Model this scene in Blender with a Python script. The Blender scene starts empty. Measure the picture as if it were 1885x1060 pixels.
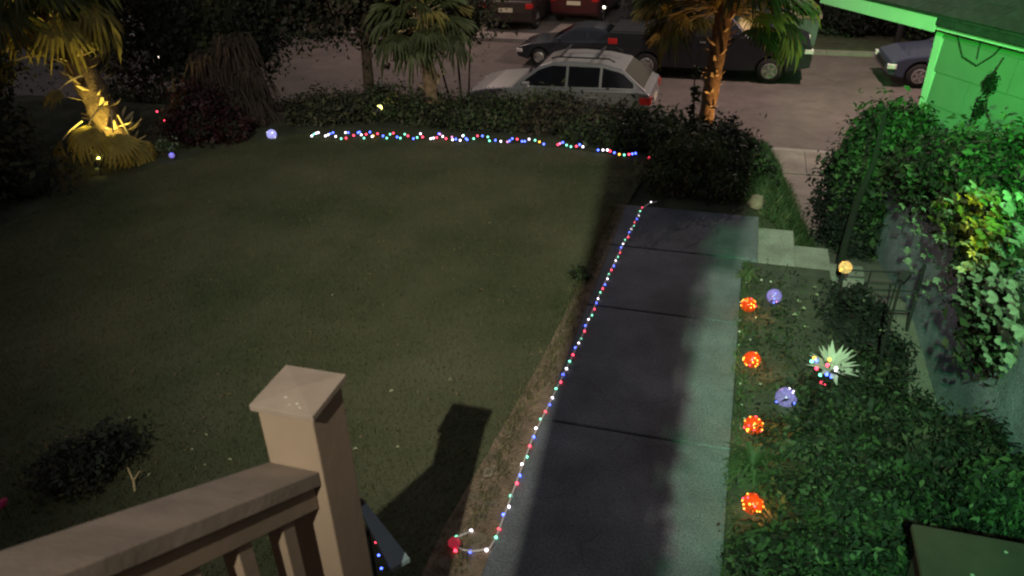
import bpy, bmesh, math, random
import numpy as np
from mathutils import Vector, Matrix
from math import sin, cos, pi, radians

random.seed(7)
rng = np.random.default_rng(11)
S = bpy.context.scene
COL = S.collection

# ------------------------------------------------------------------ camera
CAMZ = 3.2
PX_F = 1414.0
def _basis(p=30, a=17, r=1.6):
    p, a, r = map(radians, (p, a, r))
    F = Vector((-sin(a)*cos(p), cos(a)*cos(p), -sin(p)))
    R0 = Vector((cos(a), sin(a), 0)); U0 = R0.cross(F)
    return F, cos(r)*R0 - sin(r)*U0, cos(r)*U0 + sin(r)*R0
CF, CR, CU = _basis()
cam_d = bpy.data.cameras.new('camera'); cam = bpy.data.objects.new('camera', cam_d); COL.objects.link(cam)
M = Matrix((CR, CU, -CF)).transposed().to_4x4(); M.translation = Vector((0, 0, CAMZ))
cam.matrix_world = M
cam_d.sensor_width = 36; cam_d.lens = PX_F/1885*36
cam_d.clip_start = 0.05; cam_d.clip_end = 400
cam_d.dof.use_dof = True; cam_d.dof.focus_distance = 7.5; cam_d.dof.aperture_fstop = 4.0
S.camera = cam
def at(x, y, z=0.0):
    """ground point at height z that a photo pixel looks at (used to place things)"""
    d = CF*PX_F + CR*(x-942.5) - CU*(y-530)
    return Vector((0, 0, CAMZ)) + d*((z-CAMZ)/d.z)

# ------------------------------------------------------------------ world and exposure
S.view_settings.view_transform = 'Standard'; S.view_settings.look = 'None'
S.view_settings.exposure = 0; S.view_settings.gamma = 1
S.view_settings.use_curve_mapping = False
S.render.engine = 'CYCLES'
try:
    S.cycles.filter_width = 2.2
    S.cycles.use_denoising = True
except Exception: pass
W = bpy.data.worlds.new('World'); S.world = W; W.use_nodes = True
wn = W.node_tree.nodes; wl = W.node_tree.links
bg = wn['Background']
sky = wn.new('ShaderNodeTexSky'); sky.sky_type = 'NISHITA'; sky.sun_disc = False
sky.sun_elevation = radians(1.0); sky.sun_rotation = radians(200); sky.air_density = 1.6; sky.dust_density = 2.0
bg.inputs[1].default_value = 0.15
city = wn.new('ShaderNodeMix'); city.data_type = 'RGBA'; city.blend_type = 'ADD'; city.inputs[0].default_value = 1.0
wl.new(sky.outputs[0], city.inputs[6]); city.inputs[7].default_value = (0.34, 0.335, 0.43, 1)   # even night glow of the town
wl.new(city.outputs[2], bg.inputs[0])

def spot(name, loc, target, power, color, angle, blend=0.5, size=0.05):
    l = bpy.data.lights.new(name, 'SPOT'); l.energy = power; l.color = color
    l.spot_size = radians(angle); l.spot_blend = blend; l.shadow_soft_size = size
    o = bpy.data.objects.new(name, l); COL.objects.link(o); o.location = loc
    o.rotation_euler = (Vector(target)-Vector(loc)).to_track_quat('-Z', 'Y').to_euler()
    return o
def point(name, loc, power, color, size=0.05):
    l = bpy.data.lights.new(name, 'POINT'); l.energy = power; l.color = color; l.shadow_soft_size = size
    o = bpy.data.objects.new(name, l); COL.objects.link(o); o.location = loc
    return o
# porch lamp and green flood behind the camera, plus added fill lights
PORCH = (-0.27, -2.97, 5.85)
GREEN = (0.75, -0.78, 3.75)
WHITE = (0.95, -0.76, 3.75)
spot('porch_lamp_light', PORCH, (-2.0, 9.8, 0), 4100, (0.98, 0.97, 0.74), 58, 1.0, 0.03)
spot('green_flood_light', GREEN, (4.0, 11.2, 1.5), 10500, (0.05, 1.0, 0.08), 38, 1.0, 0.05)
GREEN2 = (-0.27, -2.95, 5.62)
spot('green_spill_light', GREEN2, (2.75, 6.7, 0.0), 2900, (0.16, 1.0, 0.34), 44, 0.6, 0.03)  # second green lamp, added to tint the right edge of the path
spot('path_fill_light', WHITE, (-0.1, 2.9, 0), 12, (0.92, 1.0, 0.78), 24, 0.35, 0.03)  # added white lamp that brightens the near path edge
point('rail_lamp_light', (0.6, -0.3, 4.2), 13, (1.0, 0.66, 0.42), 0.15)  # added fill without a fixture, brightens the railing
# street lamps
spot('street_lamp_light', (3.6, 20.6, 4.3), (1.6, 19.2, -2.8), 2500, (1.0, 0.76, 0.66), 150, 0.6, 0.12)
spot('street_lamp_light', (-10.5, 26.6, 4.3), (-8.0, 23.0, -2.8), 1200, (1.0, 0.74, 0.62), 150, 0.6, 0.12)
# garden spots
spot('trunk_uplight', (0.55, 14.2, -2.0), (-0.45, 14.8, -0.5), 260, (1.0, 0.52, 0.18), 58, 0.6, 0.03)
# ------------------------------------------------------------------ helpers
def tag(o, label=None, cat=None, group=None, kind=None):
    if label: o['label'] = label
    if cat: o['category'] = cat
    if group: o['group'] = group
    if kind: o['kind'] = kind
    return o
def thing(name, label, cat, loc=(0, 0, 0), rz=0, group=None):
    o = bpy.data.objects.new(name, None); COL.objects.link(o)
    o.location = loc; o.rotation_euler = (0, 0, rz); o.empty_display_size = 0.1
    return tag(o, label, cat, group)
def link(name, me, parent=None, loc=None, rot=None, scale=None):
    o = bpy.data.objects.new(name, me); COL.objects.link(o)
    if parent: o.parent = parent
    if loc is not None: o.location = loc
    if rot is not None: o.rotation_euler = rot
    if scale is not None: o.scale = scale
    return o
def smooth(me, on=True):
    for p in me.polygons: p.use_smooth = on
def mesh(name, verts, faces, mats, fm=None, sm=False):
    me = bpy.data.meshes.new(name); me.from_pydata([tuple(v) for v in verts], [], faces)
    for m in (mats if isinstance(mats, (list, tuple)) else [mats]): me.materials.append(m)
    if fm is not None: me.polygons.foreach_set('material_index', np.asarray(fm, dtype=np.int32))
    if sm: smooth(me)
    me.update(); return me
class MB:
    def __init__(s): s.v = []; s.f = []
    def add(s, vs, fs):
        n = len(s.v); s.v += [tuple(v) for v in vs]; s.f += [tuple(i+n for i in f) for f in fs]; return s
    def box(s, x0, x1, y0, y1, z0, z1, rot=None, c=None):
        vs = [Vector((x, y, z)) for z in (z0, z1) for y in (y0, y1) for x in (x0, x1)]
        if rot is not None:
            c = Vector(c or (0, 0, 0)); vs = [rot @ (v-c) + c for v in vs]
        return s.add(vs, [(0, 2, 3, 1), (4, 5, 7, 6), (0, 1, 5, 4), (2, 6, 7, 3), (0, 4, 6, 2), (1, 3, 7, 5)])
    def tube(s, pts, r, n=8, cap=True):
        pts = [Vector(p) for p in pts]; rr = r if isinstance(r, (list, tuple)) else [r]*len(pts)
        vs = []; fs = []; ref = None
        for i, p in enumerate(pts):
            t = (pts[min(i+1, len(pts)-1)] - pts[max(i-1, 0)]).normalized()
            if ref is None: ref = t.orthogonal().normalized()
            ref = (ref - t*ref.dot(t)).normalized(); b = t.cross(ref)
            vs += [p + (ref*cos(2*pi*k/n) + b*sin(2*pi*k/n))*rr[i] for k in range(n)]
        for i in range(len(pts)-1):
            for k in range(n):
                fs.append((i*n+k, i*n+(k+1) % n, (i+1)*n+(k+1) % n, (i+1)*n+k))
        if cap: fs.append(tuple(range(n-1, -1, -1))); fs.append(tuple((len(pts)-1)*n+k for k in range(n)))
        return s.add(vs, fs)
    def lathe(s, prof, n=16, c=(0, 0, 0)):
        vs = []; fs = []
        for r, z in prof:
            vs += [(c[0]+r*cos(2*pi*k/n), c[1]+r*sin(2*pi*k/n), c[2]+z) for k in range(n)]
        for i in range(len(prof)-1):
            for k in range(n): fs.append((i*n+k, i*n+(k+1) % n, (i+1)*n+(k+1) % n, (i+1)*n+k))
        return s.add(vs, fs)
    def sphere(s, c, r, n=10, m=7, sz=1.0):
        return s.lathe([(r*sin(pi*j/m)+1e-5, -r*sz*cos(pi*j/m)) for j in range(m+1)], n, c)
    def me(s, name, mats, sm=False): return mesh(name, s.v, s.f, mats, sm=sm)
    def obj(s, name, mats, parent=None, sm=False, bevel=0, loc=None, rot=None):
        o = link(name, s.me(name, mats, sm), parent, loc, rot)
        if bevel:
            b = o.modifiers.new('bevel', 'BEVEL'); b.width = bevel; b.segments = 2; b.limit_method = 'ANGLE'
        return o

# ------------------------------------------------------------------ materials
def mat(name, col, rough=0.8, var=0.25, scale=6.0, bump=0.0, bscale=40.0, metal=0.0, col2=None, emit=None, es=0.0,
        trans=0.0, detail=5, coat=0.0, objrand=0.0, spec=0.4, bdist=0.02):
    m = bpy.data.materials.new(name); m.use_nodes = True; nt = m.node_tree; N = nt.nodes; L = nt.links
    b = N['Principled BSDF']; b.inputs['Roughness'].default_value = rough; b.inputs['Metallic'].default_value = metal
    b.inputs['Specular IOR Level'].default_value = spec
    if coat: b.inputs['Coat Weight'].default_value = coat; b.inputs['Coat Roughness'].default_value = 0.08
    tc = N.new('ShaderNodeTexCoord')
    nz = N.new('ShaderNodeTexNoise'); nz.inputs['Scale'].default_value = scale; nz.inputs['Detail'].default_value = detail
    L.new(tc.outputs['Object'], nz.inputs['Vector'])
    mx = N.new('ShaderNodeMix'); mx.data_type = 'RGBA'
    c2 = col2 or [c*(1+var) for c in col]; c1 = col if col2 else [c*(1-var) for c in col]
    mx.inputs[6].default_value = (*c1, 1); mx.inputs[7].default_value = (*c2, 1)
    rp = N.new('ShaderNodeMapRange'); rp.inputs[1].default_value = 0.32; rp.inputs[2].default_value = 0.68
    L.new(nz.outputs[0], rp.inputs[0]); L.new(rp.outputs[0], mx.inputs[0])
    out = mx.outputs[2]
    if objrand:
        oi = N.new('ShaderNodeObjectInfo'); hs = N.new('ShaderNodeHueSaturation')
        mr = N.new('ShaderNodeMapRange'); mr.inputs[3].default_value = 1-objrand; mr.inputs[4].default_value = 1+objrand
        L.new(oi.outputs['Random'], mr.inputs[0]); L.new(mr.outputs[0], hs.inputs['Value'])
        L.new(out, hs.inputs['Color']); out = hs.outputs[0]
    L.new(out, b.inputs['Base Color'])
    if bump:
        n2 = N.new('ShaderNodeTexNoise'); n2.inputs['Scale'].default_value = bscale; n2.inputs['Detail'].default_value = 6
        L.new(tc.outputs['Object'], n2.inputs['Vector'])
        bp = N.new('ShaderNodeBump'); bp.inputs['Strength'].default_value = bump; bp.inputs['Distance'].default_value = bdist
        L.new(n2.outputs[0], bp.inputs['Height']); L.new(bp.outputs[0], b.inputs['Normal'])
    if trans:
        tr = N.new('ShaderNodeBsdfTranslucent'); L.new(out, tr.inputs['Color'])
        ms = N.new('ShaderNodeMixShader'); ms.inputs[0].default_value = trans
        L.new(b.outputs[0], ms.inputs[1]); L.new(tr.outputs[0], ms.inputs[2])
        L.new(ms.outputs[0], N['Material Output'].inputs[0])
    if emit:
        b.inputs['Emission Color'].default_value = (*emit, 1); b.inputs['Emission Strength'].default_value = es
    return m
def emis(name, c, s): return mat(name, [x*0.3 for x in c], 0.4, 0.05, emit=c, es=s)
def glow_shell(name, c, s, tfac=0.55):
    m = bpy.data.materials.new(name); m.use_nodes = True; nt = m.node_tree; N = nt.nodes; L = nt.links
    b = N['Principled BSDF']; b.inputs['Base Color'].default_value = (*[x*0.5 for x in c], 1); b.inputs['Roughness'].default_value = 0.15
    vo = N.new('ShaderNodeTexVoronoi'); vo.feature = 'DISTANCE_TO_EDGE'; vo.inputs['Scale'].default_value = 40
    tc = N.new('ShaderNodeTexCoord'); L.new(tc.outputs['Object'], vo.inputs['Vector'])
    mr = N.new('ShaderNodeMapRange'); mr.inputs[2].default_value = 0.12; mr.inputs[3].default_value = s*1.7; mr.inputs[4].default_value = s*0.7
    L.new(vo.outputs[0], mr.inputs[0]); L.new(mr.outputs[0], b.inputs['Emission Strength'])
    b.inputs['Emission Color'].default_value = (*c, 1)
    t = N.new('ShaderNodeBsdfTransparent'); t.inputs[0].default_value = (1, 0.8, 0.7, 1) if c[0] > c[2] else (0.85, 0.8, 1, 1)
    ms = N.new('ShaderNodeMixShader'); ms.inputs[0].default_value = tfac
    L.new(b.outputs[0], ms.inputs[1]); L.new(t.outputs[0], ms.inputs[2]); L.new(ms.outputs[0], N['Material Output'].inputs[0])
    return m

m_soil = mat('soil', (0.055, 0.042, 0.03), 0.95, 0.4, 5, 0.8, 60)
m_lawn = mat('lawn_grass', (0.056, 0.070, 0.034), 0.95, 0, .9, 0.9, 90, col2=(0.108, 0.108, 0.068), detail=8, spec=0.1)
m_blade = mat('grass_blade', (0.056, 0.068, 0.034), 0.9, 0, .9, col2=(0.125, 0.125, 0.076), trans=0.25, detail=6, spec=0.1)
m_straw = mat('dry_blade', (0.13, 0.12, 0.06), 0.9, 0.3, 3, trans=0.2, spec=0.1)
m_conc = mat('path_concrete', (0.112, 0.120, 0.140), 0.85, 0.22, 2.2, 0.35, 120, objrand=0.08, detail=9)
def add_wear(m, crack=1.1, dark=0.72):
    nt = m.node_tree; N = nt.nodes; L = nt.links; b = N['Principled BSDF']; src = b.inputs['Base Color'].links[0].from_socket
    ge = N.new('ShaderNodeNewGeometry')
    n1 = N.new('ShaderNodeTexNoise'); n1.inputs['Scale'].default_value = 1.6; n1.inputs['Detail'].default_value = 9; n1.inputs['Roughness'].default_value = .7
    L.new(ge.outputs['Position'], n1.inputs['Vector'])
    r1 = N.new('ShaderNodeMapRange'); r1.inputs[1].default_value = .35; r1.inputs[2].default_value = .65; r1.inputs[3].default_value = dark; r1.inputs[4].default_value = 1.2
    L.new(n1.outputs[0], r1.inputs[0])
    v = N.new('ShaderNodeTexVoronoi'); v.feature = 'DISTANCE_TO_EDGE'; v.inputs['Scale'].default_value = crack
    nd = N.new('ShaderNodeTexNoise'); nd.inputs['Scale'].default_value = 3; ad = N.new('ShaderNodeVectorMath'); ad.operation = 'MULTIPLY_ADD'
    L.new(ge.outputs['Position'], nd.inputs['Vector']); L.new(nd.outputs['Color'], ad.inputs[0]); ad.inputs[1].default_value = (.5, .5, .5); L.new(ge.outputs['Position'], ad.inputs[2]); L.new(ad.outputs[0], v.inputs['Vector'])
    r2 = N.new('ShaderNodeMapRange'); r2.inputs[1].default_value = 0; r2.inputs[2].default_value = .012; r2.inputs[3].default_value = .8; r2.inputs[4].default_value = 1
    L.new(v.outputs[0], r2.inputs[0])
    n3 = N.new('ShaderNodeTexNoise'); n3.inputs['Scale'].default_value = 90; n3.inputs['Detail'].default_value = 2; L.new(ge.outputs['Position'], n3.inputs['Vector'])
    r3 = N.new('ShaderNodeMapRange'); r3.inputs[1].default_value = .3; r3.inputs[2].default_value = .7; r3.inputs[3].default_value = .6; r3.inputs[4].default_value = 1.35; L.new(n3.outputs[0], r3.inputs[0])
    m1 = N.new('ShaderNodeMath'); m1.operation = 'MULTIPLY'; L.new(r1.outputs[0], m1.inputs[0]); L.new(r2.outputs[0], m1.inputs[1])
    m2 = N.new('ShaderNodeMath'); m2.operation = 'MULTIPLY'; L.new(m1.outputs[0], m2.inputs[0]); L.new(r3.outputs[0], m2.inputs[1])
    hs = N.new('ShaderNodeHueSaturation'); L.new(src, hs.inputs['Color']); L.new(m2.outputs[0], hs.inputs['Value']); L.new(hs.outputs[0], b.inputs['Base Color'])
add_wear(m_conc)
m_conc2 = mat('step_concrete', (0.27, 0.26, 0.235), 0.85, 0.2, 3, 0.3, 90, objrand=0.06, detail=9)
m_asph = mat('street_asphalt', (0.115, 0.095, 0.085), 0.85, 0.12, 0.6, 0.3, 150, detail=10)
m_walk = mat('sidewalk_concrete', (0.22, 0.19, 0.17), 0.9, 0.12, 1.5, 0.2, 100, objrand=0.06)
m_kerb = mat('kerb_concrete', (0.24, 0.22, 0.20), 0.9, 0.15, 3, 0.2, 80)
add_wear(m_conc2, 1.5, .7); add_wear(m_asph, .35, .8); add_wear(m_walk, .8, .75)
m_wall = mat('wall_stucco', (0.28, 0.29, 0.36), 0.9, 0.25, 1.3, 0.5, 50, detail=9)
add_wear(m_wall, .01, .6)
m_stone = mat('edge_stone', (0.21, 0.165, 0.125), 0.9, 0.3, 8, 0.6, 40, objrand=0.35)
m_peb = mat('pale_pebble', (0.5, 0.48, 0.42), 0.8, 0.2, 10)
m_rock = mat('boulder', (0.20, 0.14, 0.115), 0.9, 0.3, 5, 0.8, 25)
m_wood = mat('painted_wood', (0.185, 0.130, 0.098), 0.7, 0.14, 3.5, 0.5, 30, detail=9, objrand=0.08, bdist=0.002)
m_woodd = mat('painted_wood_worn', (0.165, 0.122, 0.104), 0.75, 0.22, 6, 0.6, 50, detail=10, bdist=0.002)
m_speck = mat('worn_spot', (0.36, 0.33, 0.28), 0.8, 0.1)
m_slab = mat('brown_board', (0.055, 0.036, 0.030), 0.85, 0.25, 4, 0.4, 60, bdist=0.002)
m_leafd = mat('leaf_dark', (0.013, 0.018, 0.010), 0.7, 0.35, 3, trans=0.2)
m_leaf = mat('leaf_green', (0.042, 0.070, 0.026), 0.65, 0.35, 3, trans=0.25)
m_leafl = mat('leaf_light', (0.090, 0.120, 0.050), 0.6, 0.3, 3, trans=0.25)
m_leafo = mat('leaf_olive', (0.060, 0.060, 0.032), 0.7, 0.35, 3, trans=0.2)
m_leafr = mat('leaf_wine', (0.028, 0.005, 0.007), 0.6, 0.3, 3, trans=0.2)
m_leafb = mat('leaf_brown', (0.048, 0.032, 0.028), 0.9, 0.3, 3, trans=0.15)
m_leafs = mat('leaf_silver', (0.26, 0.33, 0.22), 0.6, 0.25, 30, trans=0.3, objrand=0.3)
m_leafy = mat('leaf_yellow_lit', (0.20, 0.26, 0.05), 0.6, 0.25, 20, trans=0.35, objrand=0.2)
m_leafk = mat('leaf_black_shade', (0.006, 0.007, 0.006), 0.8, 0.3, 3)  # near-black, puts shade into the leaf colour
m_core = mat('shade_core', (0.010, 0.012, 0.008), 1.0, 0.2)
m_bark = mat('bark', (0.06, 0.042, 0.030), 0.95, 0.4, 12, 1.0, 30)
m_fib = mat('palm_fibre', (0.15, 0.10, 0.06), 0.95, 0.4, 14, 1.0, 40)
m_stub = mat('frond_stub', (0.40, 0.31, 0.18), 0.8, 0.25, 10, objrand=0.3)
m_frond = mat('palm_frond', (0.060, 0.075, 0.028), 0.6, 0.3, 3, trans=0.3, objrand=0.35)
m_frondy = mat('palm_frond_old', (0.30, 0.25, 0.08), 0.65, 0.3, 3, trans=0.5, objrand=0.3)
m_black = mat('black_plastic', (0.012, 0.012, 0.013), 0.5, 0.2)
m_iron = mat('dark_iron', (0.02, 0.02, 0.02), 0.6, 0.3, 8)
m_glass = mat('car_glass', (0.012, 0.013, 0.018), 0.06, 0.1, coat=0.5)
m_tyre = mat('tyre', (0.015, 0.014, 0.014), 0.9, 0.2)
m_rim = mat('alloy_rim', (0.45, 0.43, 0.42), 0.35, 0.1, metal=0.7)
m_chrome = mat('bright_trim', (0.7, 0.68, 0.66), 0.25, 0.1, metal=0.9)
m_tail = mat('tail_lamp', (0.35, 0.015, 0.015), 0.25, 0.1, emit=(1, 0.05, 0.03), es=0.05)
m_head = mat('head_lamp', (0.75, 0.72, 0.7), 0.2, 0.1)
m_plate = mat('number_plate', (0.6, 0.55, 0.42), 0.5, 0.1)
m_silver = mat('silver_paint', (0.27, 0.265, 0.275), 0.3, 0.08, 2, metal=0.35, coat=0.6)
m_navy = mat('navy_paint', (0.022, 0.026, 0.036), 0.3, 0.1, 2, metal=0.2, coat=0.7)
m_truckp = mat('dark_truck_paint', (0.014, 0.014, 0.020), 0.4, 0.1, 2, metal=0.2, coat=0.5)
m_redp = mat('red_paint', (0.05, 0.007, 0.008), 0.4, 0.1, 2, coat=0.5)
m_brownp = mat('brown_paint', (0.030, 0.020, 0.019), 0.45, 0.1, 2, coat=0.4)
m_whitep = mat('pale_paint', (0.40, 0.42, 0.50), 0.35, 0.1, 2, metal=0.2, coat=0.6)
m_bluep = mat('blue_paint', (0.045, 0.055, 0.09), 0.4, 0.1, 2, metal=0.2, coat=0.5)
m_siding = mat('white_siding', (0.17, 0.20, 0.175), 0.75, 0.07, 2.5, 0.15, 60, objrand=0.05)
m_fascia = mat('white_fascia', (0.50, 0.54, 0.50), 0.7, 0.05, 3)
m_roof = mat('roof_shingle', (0.032, 0.028, 0.036), 0.95, 0.3, 9, 0.8, 50, objrand=0.2)
m_fiberp = mat('pale_petal', (0.55, 0.60, 0.50), 0.5, 0.1, 20, trans=0.4, emit=(0.75, 0.85, 0.65), es=0.10)
m_panel = mat('grey_panel', (0.16, 0.20, 0.22), 0.5, 0.1, 6)
m_cable = mat('clear_cable', (0.45, 0.42, 0.42), 0.35, 0.1, emit=(0.8, 0.55, 0.65), es=0.05)
m_dcable = mat('dark_cable', (0.02, 0.03, 0.02), 0.6, 0.1)
m_pink = mat('pink_petal', (0.55, 0.06, 0.20), 0.5, 0.2, 20, trans=0.3)
m_petal = mat('pale_fleck', (0.26, 0.27, 0.17), 0.7, 0.2)
m_farw = mat('far_wall', (0.30, 0.22, 0.17), 0.9, 0.15, 1.5, objrand=0.1)
m_fargrey = mat('far_wall_grey', (0.10, 0.11, 0.14), 0.9, 0.15, 1.5)
m_greenbin = mat('green_bin', (0.10, 0.15, 0.12), 0.6, 0.15, 5)
m_beige = mat('beige_lid', (0.34, 0.29, 0.20), 0.6, 0.1, 5)
m_bank = mat('bank_cover', (0.050, 0.055, 0.030), 0.95, 0.4, 2.5, 0.9, 40)
m_warmwin = mat('lit_window', (0.8, 0.5, 0.3), 0.5, 0.05, emit=(1.0, 0.58, 0.30), es=1.1)
m_lampon = emis('lamp_glass', (1.0, 0.86, 0.70), 5)
LED = {'w': emis('led_white', (0.95, 0.88, 1.0), 4.5), 'r': emis('led_red', (1.0, 0.05, 0.10), 5.5),
       'b': emis('led_blue', (0.07, 0.12, 1.0), 7.0), 'g': emis('led_green', (0.22, 1.0, 0.60), 3.0),
       'p': emis('led_pink', (1.0, 0.35, 0.75), 1.8), 'y': emis('led_warm', (1.0, 0.42, 0.05), 4.5)}
m_or = glow_shell('orange_shell', (1.0, 0.085, 0.01), 0.75)
m_pu = glow_shell('violet_shell', (0.42, 0.34, 0.92), 0.50, 0.45)
m_ye = glow_shell('amber_shell', (1.0, 0.66, 0.22), 0.75, 0.35)
m_spotglow = emis('spot_glow', (1.0, 0.95, 0.25), 4.0)

# ------------------------------------------------------------------ terrain
def smooth01(t): t = max(0.0, min(1.0, t)); return t*t*(3-2*t)
def ground_z(x, y):
    if y > 8.8: zz = -2.67*smooth01((y-8.8)/6.6*0.97+0.0)
    else: zz = 0.0
    if x > 0.9:                                    # side walk lies lower than the lawn
        s = -0.62 - 2.05*max(0.0, min(1.0, (y-6.8)/8.6))
        k = smooth01((x-0.9)/0.35)
    if x > 0.33 and 6.15 < y: 
        s = -0.62 - 2.05*max(0.0, min(1.0, (y-6.8)/8.6)); k = smooth01((x-0.33)/(0.12 if y < 7.3 else 0.8))
        return zz*(1-k) + min(s, zz)*k
    if x > 0.9:
        if y < 9.5: zz = zz*(1-k) + min(s, zz)*k
        else: zz = min(zz, zz*(1-k)+s*k) if zz > s else zz*(1-k)+s*k
    return zz
def grid_sheet(name, x0, x1, y0, y1, step, m, dz=0.0, jit=0.0, zf=ground_z):
    nx = int((x1-x0)/step)+1; ny = int((y1-y0)/step)+1
    vs = [(x0+i*step, y0+j*step, zf(x0+i*step, y0+j*step)+dz+random.uniform(-jit, jit)) for j in range(ny) for i in range(nx)]
    fs = [(j*nx+i, j*nx+i+1, (j+1)*nx+i+1, (j+1)*nx+i) for j in range(ny-1) for i in range(nx-1)]
    return tag(link(name, mesh(name, vs, fs, m, sm=True)), kind='structure')
grid_sheet('yard_ground', -30, 7.0, -6.0, 15.5, 0.25, m_bank, -0.03, 0.012)
def sheet(name, x0, x1, y0, y1, z, m):
    return tag(link(name, mesh(name, [(x0, y0, z), (x1, y0, z), (x1, y1, z), (x0, y1, z)], [(0, 1, 2, 3)], m)), kind='structure')
sheet('ground', -200, 200, -60, 300, -2.90, m_soil)
sheet('street', -120, 120, 17.0, 26.4, -2.80, m_asph)
# sidewalks as slabs, kerbs as stones
def slab_row(name, x0, x1, y0, y1, z, th, m, n, piece='paving_slab'):
    e = tag(bpy.data.objects.new(name, None), kind='structure'); COL.objects.link(e)
    w = (x1-x0)/n
    me = MB().box(0.006, w-0.006, 0.006, y1-y0-0.006, -th, 0).me(piece, m)
    for i in range(n):
        o = link(piece, me, e, (x0+i*w, y0, z+random.uniform(-.004, .004)))
    return e
slab_row('sidewalk', -24, 6, 15.45, 16.82, -2.655, 0.2, m_walk, 20)
slab_row('kerb', -24, 6, 16.83, 16.99, -2.665, 0.2, m_kerb, 15, 'kerb_stone')
slab_row('far_kerb', -26, 12, 26.41, 26.57, -2.665, 0.2, m_kerb, 16, 'kerb_stone')
slab_row('far_sidewalk', -26, 12, 26.58, 28.0, -2.66, 0.2, m_walk, 22)
sheet('far_yard', -60, 40, 28.0, 60, -2.70, m_soil)
tag(MB().box(-8.6, -3.6, 28.02, 44, -2.9, -2.68).obj('driveway', m_walk), kind='structure')
m_greyd = mat('grey_drive', (0.16, 0.16, 0.20), 0.9, 0.12, 1)
tag(MB().box(-0.8, 2.0, 28.02, 44, -2.9, -2.675).obj('driveway', m_greyd), kind='structure')

# lawn: outline on the ground with a curved edge
edge_pts = [(-1.17, 1.9), (-1.19, 2.7), (-1.13, 3.4), (-1.06, 4.3), (-1.02, 5.2), (-0.99, 6.0), (-.97, 6.9), (-0.93, 7.5),
            (-0.85, 8.5), (-2.2, 8.68), (-3.6, 8.72), (-4.6, 8.62), (-5.4, 8.45), (-5.9, 8.1), (-6.35, 7.3), (-6.75, 6.4), (-6.9, 5.6),
            (-7.0, 4.8), (-7.2, 3.0), (-7.3, -1.0), (-1.25, -1.0), (-1.25, 1.6)]
def in_poly(x, y, P):
    c = False; j = len(P)-1
    for i in range(len(P)):
        if (P[i][1] > y) != (P[j][1] > y) and x < (P[j][0]-P[i][0])*(y-P[i][1])/(P[j][1]-P[i][1])+P[i][0]: c = not c
        j = i
    return c
bm = bmesh.new(); vs_ = [bm.verts.new((x, y, 0.012)) for x, y in edge_pts]; bm.faces.new(vs_)
bmesh.ops.triangulate(bm, faces=bm.faces[:])
me = bpy.data.meshes.new('lawn'); bm.to_mesh(me); bm.free(); me.materials.append(m_lawn)
tag(link('lawn', me), kind='structure')
# mown grass blades on the lawn, denser towards the camera
def blades(name, pts, h0, h1, w, mats, lean=0.5, p2=0.12):
    n = len(pts); P = np.array(pts); a = rng.uniform(0, 2*pi, n); h = rng.uniform(h0, h1, n)
    d = np.stack([np.cos(a), np.sin(a), np.zeros(n)], 1); b = rng.uniform(0, 2*pi, n)
    ln = np.stack([np.cos(b), np.sin(b), np.zeros(n)], 1)*(h*lean*rng.uniform(0, 1, n))[:, None]
    ww = (w*rng.uniform(.6, 1.4, n))[:, None]
    V = np.empty((n, 3, 3)); V[:, 0] = P-d*ww; V[:, 1] = P+d*ww; V[:, 2] = P+ln; V[:, 2, 2] += h
    me = bpy.data.meshes.new(name); me.vertices.add(n*3); me.vertices.foreach_set('co', V.ravel())
    me.loops.add(n*3); me.loops.foreach_set('vertex_index', np.arange(n*3)); me.polygons.add(n)
    me.polygons.foreach_set('loop_start', np.arange(n)*3)
    for m in mats: me.materials.append(m)
    me.polygons.foreach_set('material_index', (rng.random(n) < p2).astype(np.int32))
    me.update(calc_edges=True); return me
pts = []
while len(pts) < 150000:
    y = 1.2 + 7.6*random.random()**1.35; x = -7.2 + 6.4*random.random()
    if in_poly(x, y, edge_pts): pts.append((x, y, 0.008))
tag(link('lawn_blades', blades('lawn_blades', pts, 0.012, 0.038, 0.004, [m_blade, m_straw], 0.9)), 'short mown grass of the dark lawn left of the path', 'grass', kind='stuff')

flp = MB().add([(0, 0, 0), (.014, .009, .008), (.034, 0, .003), (.014, -.009, .008)], [(0, 1, 2), (0, 2, 3)])
lv = MB()
for k in range(420):
    while True:
        x, y = random.uniform(-7, -1.1), 1.6+7*random.random()
        if in_poly(x, y, edge_pts): break
    a = random.uniform(0, 6.28); q = random.uniform(.5, 1.3)
    lv.add([(x+q*(u*cos(a)-v*sin(a)), y+q*(u*sin(a)+v*cos(a)), .03+w) for u, v, w in flp.v], flp.f)
tag(lv.obj('fallen_leaves', mat('dead_leaf', (.12, .09, .05), .9, .3, 3)), 'small dead leaves scattered over the mown lawn', 'leaves', kind='stuff')
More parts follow.
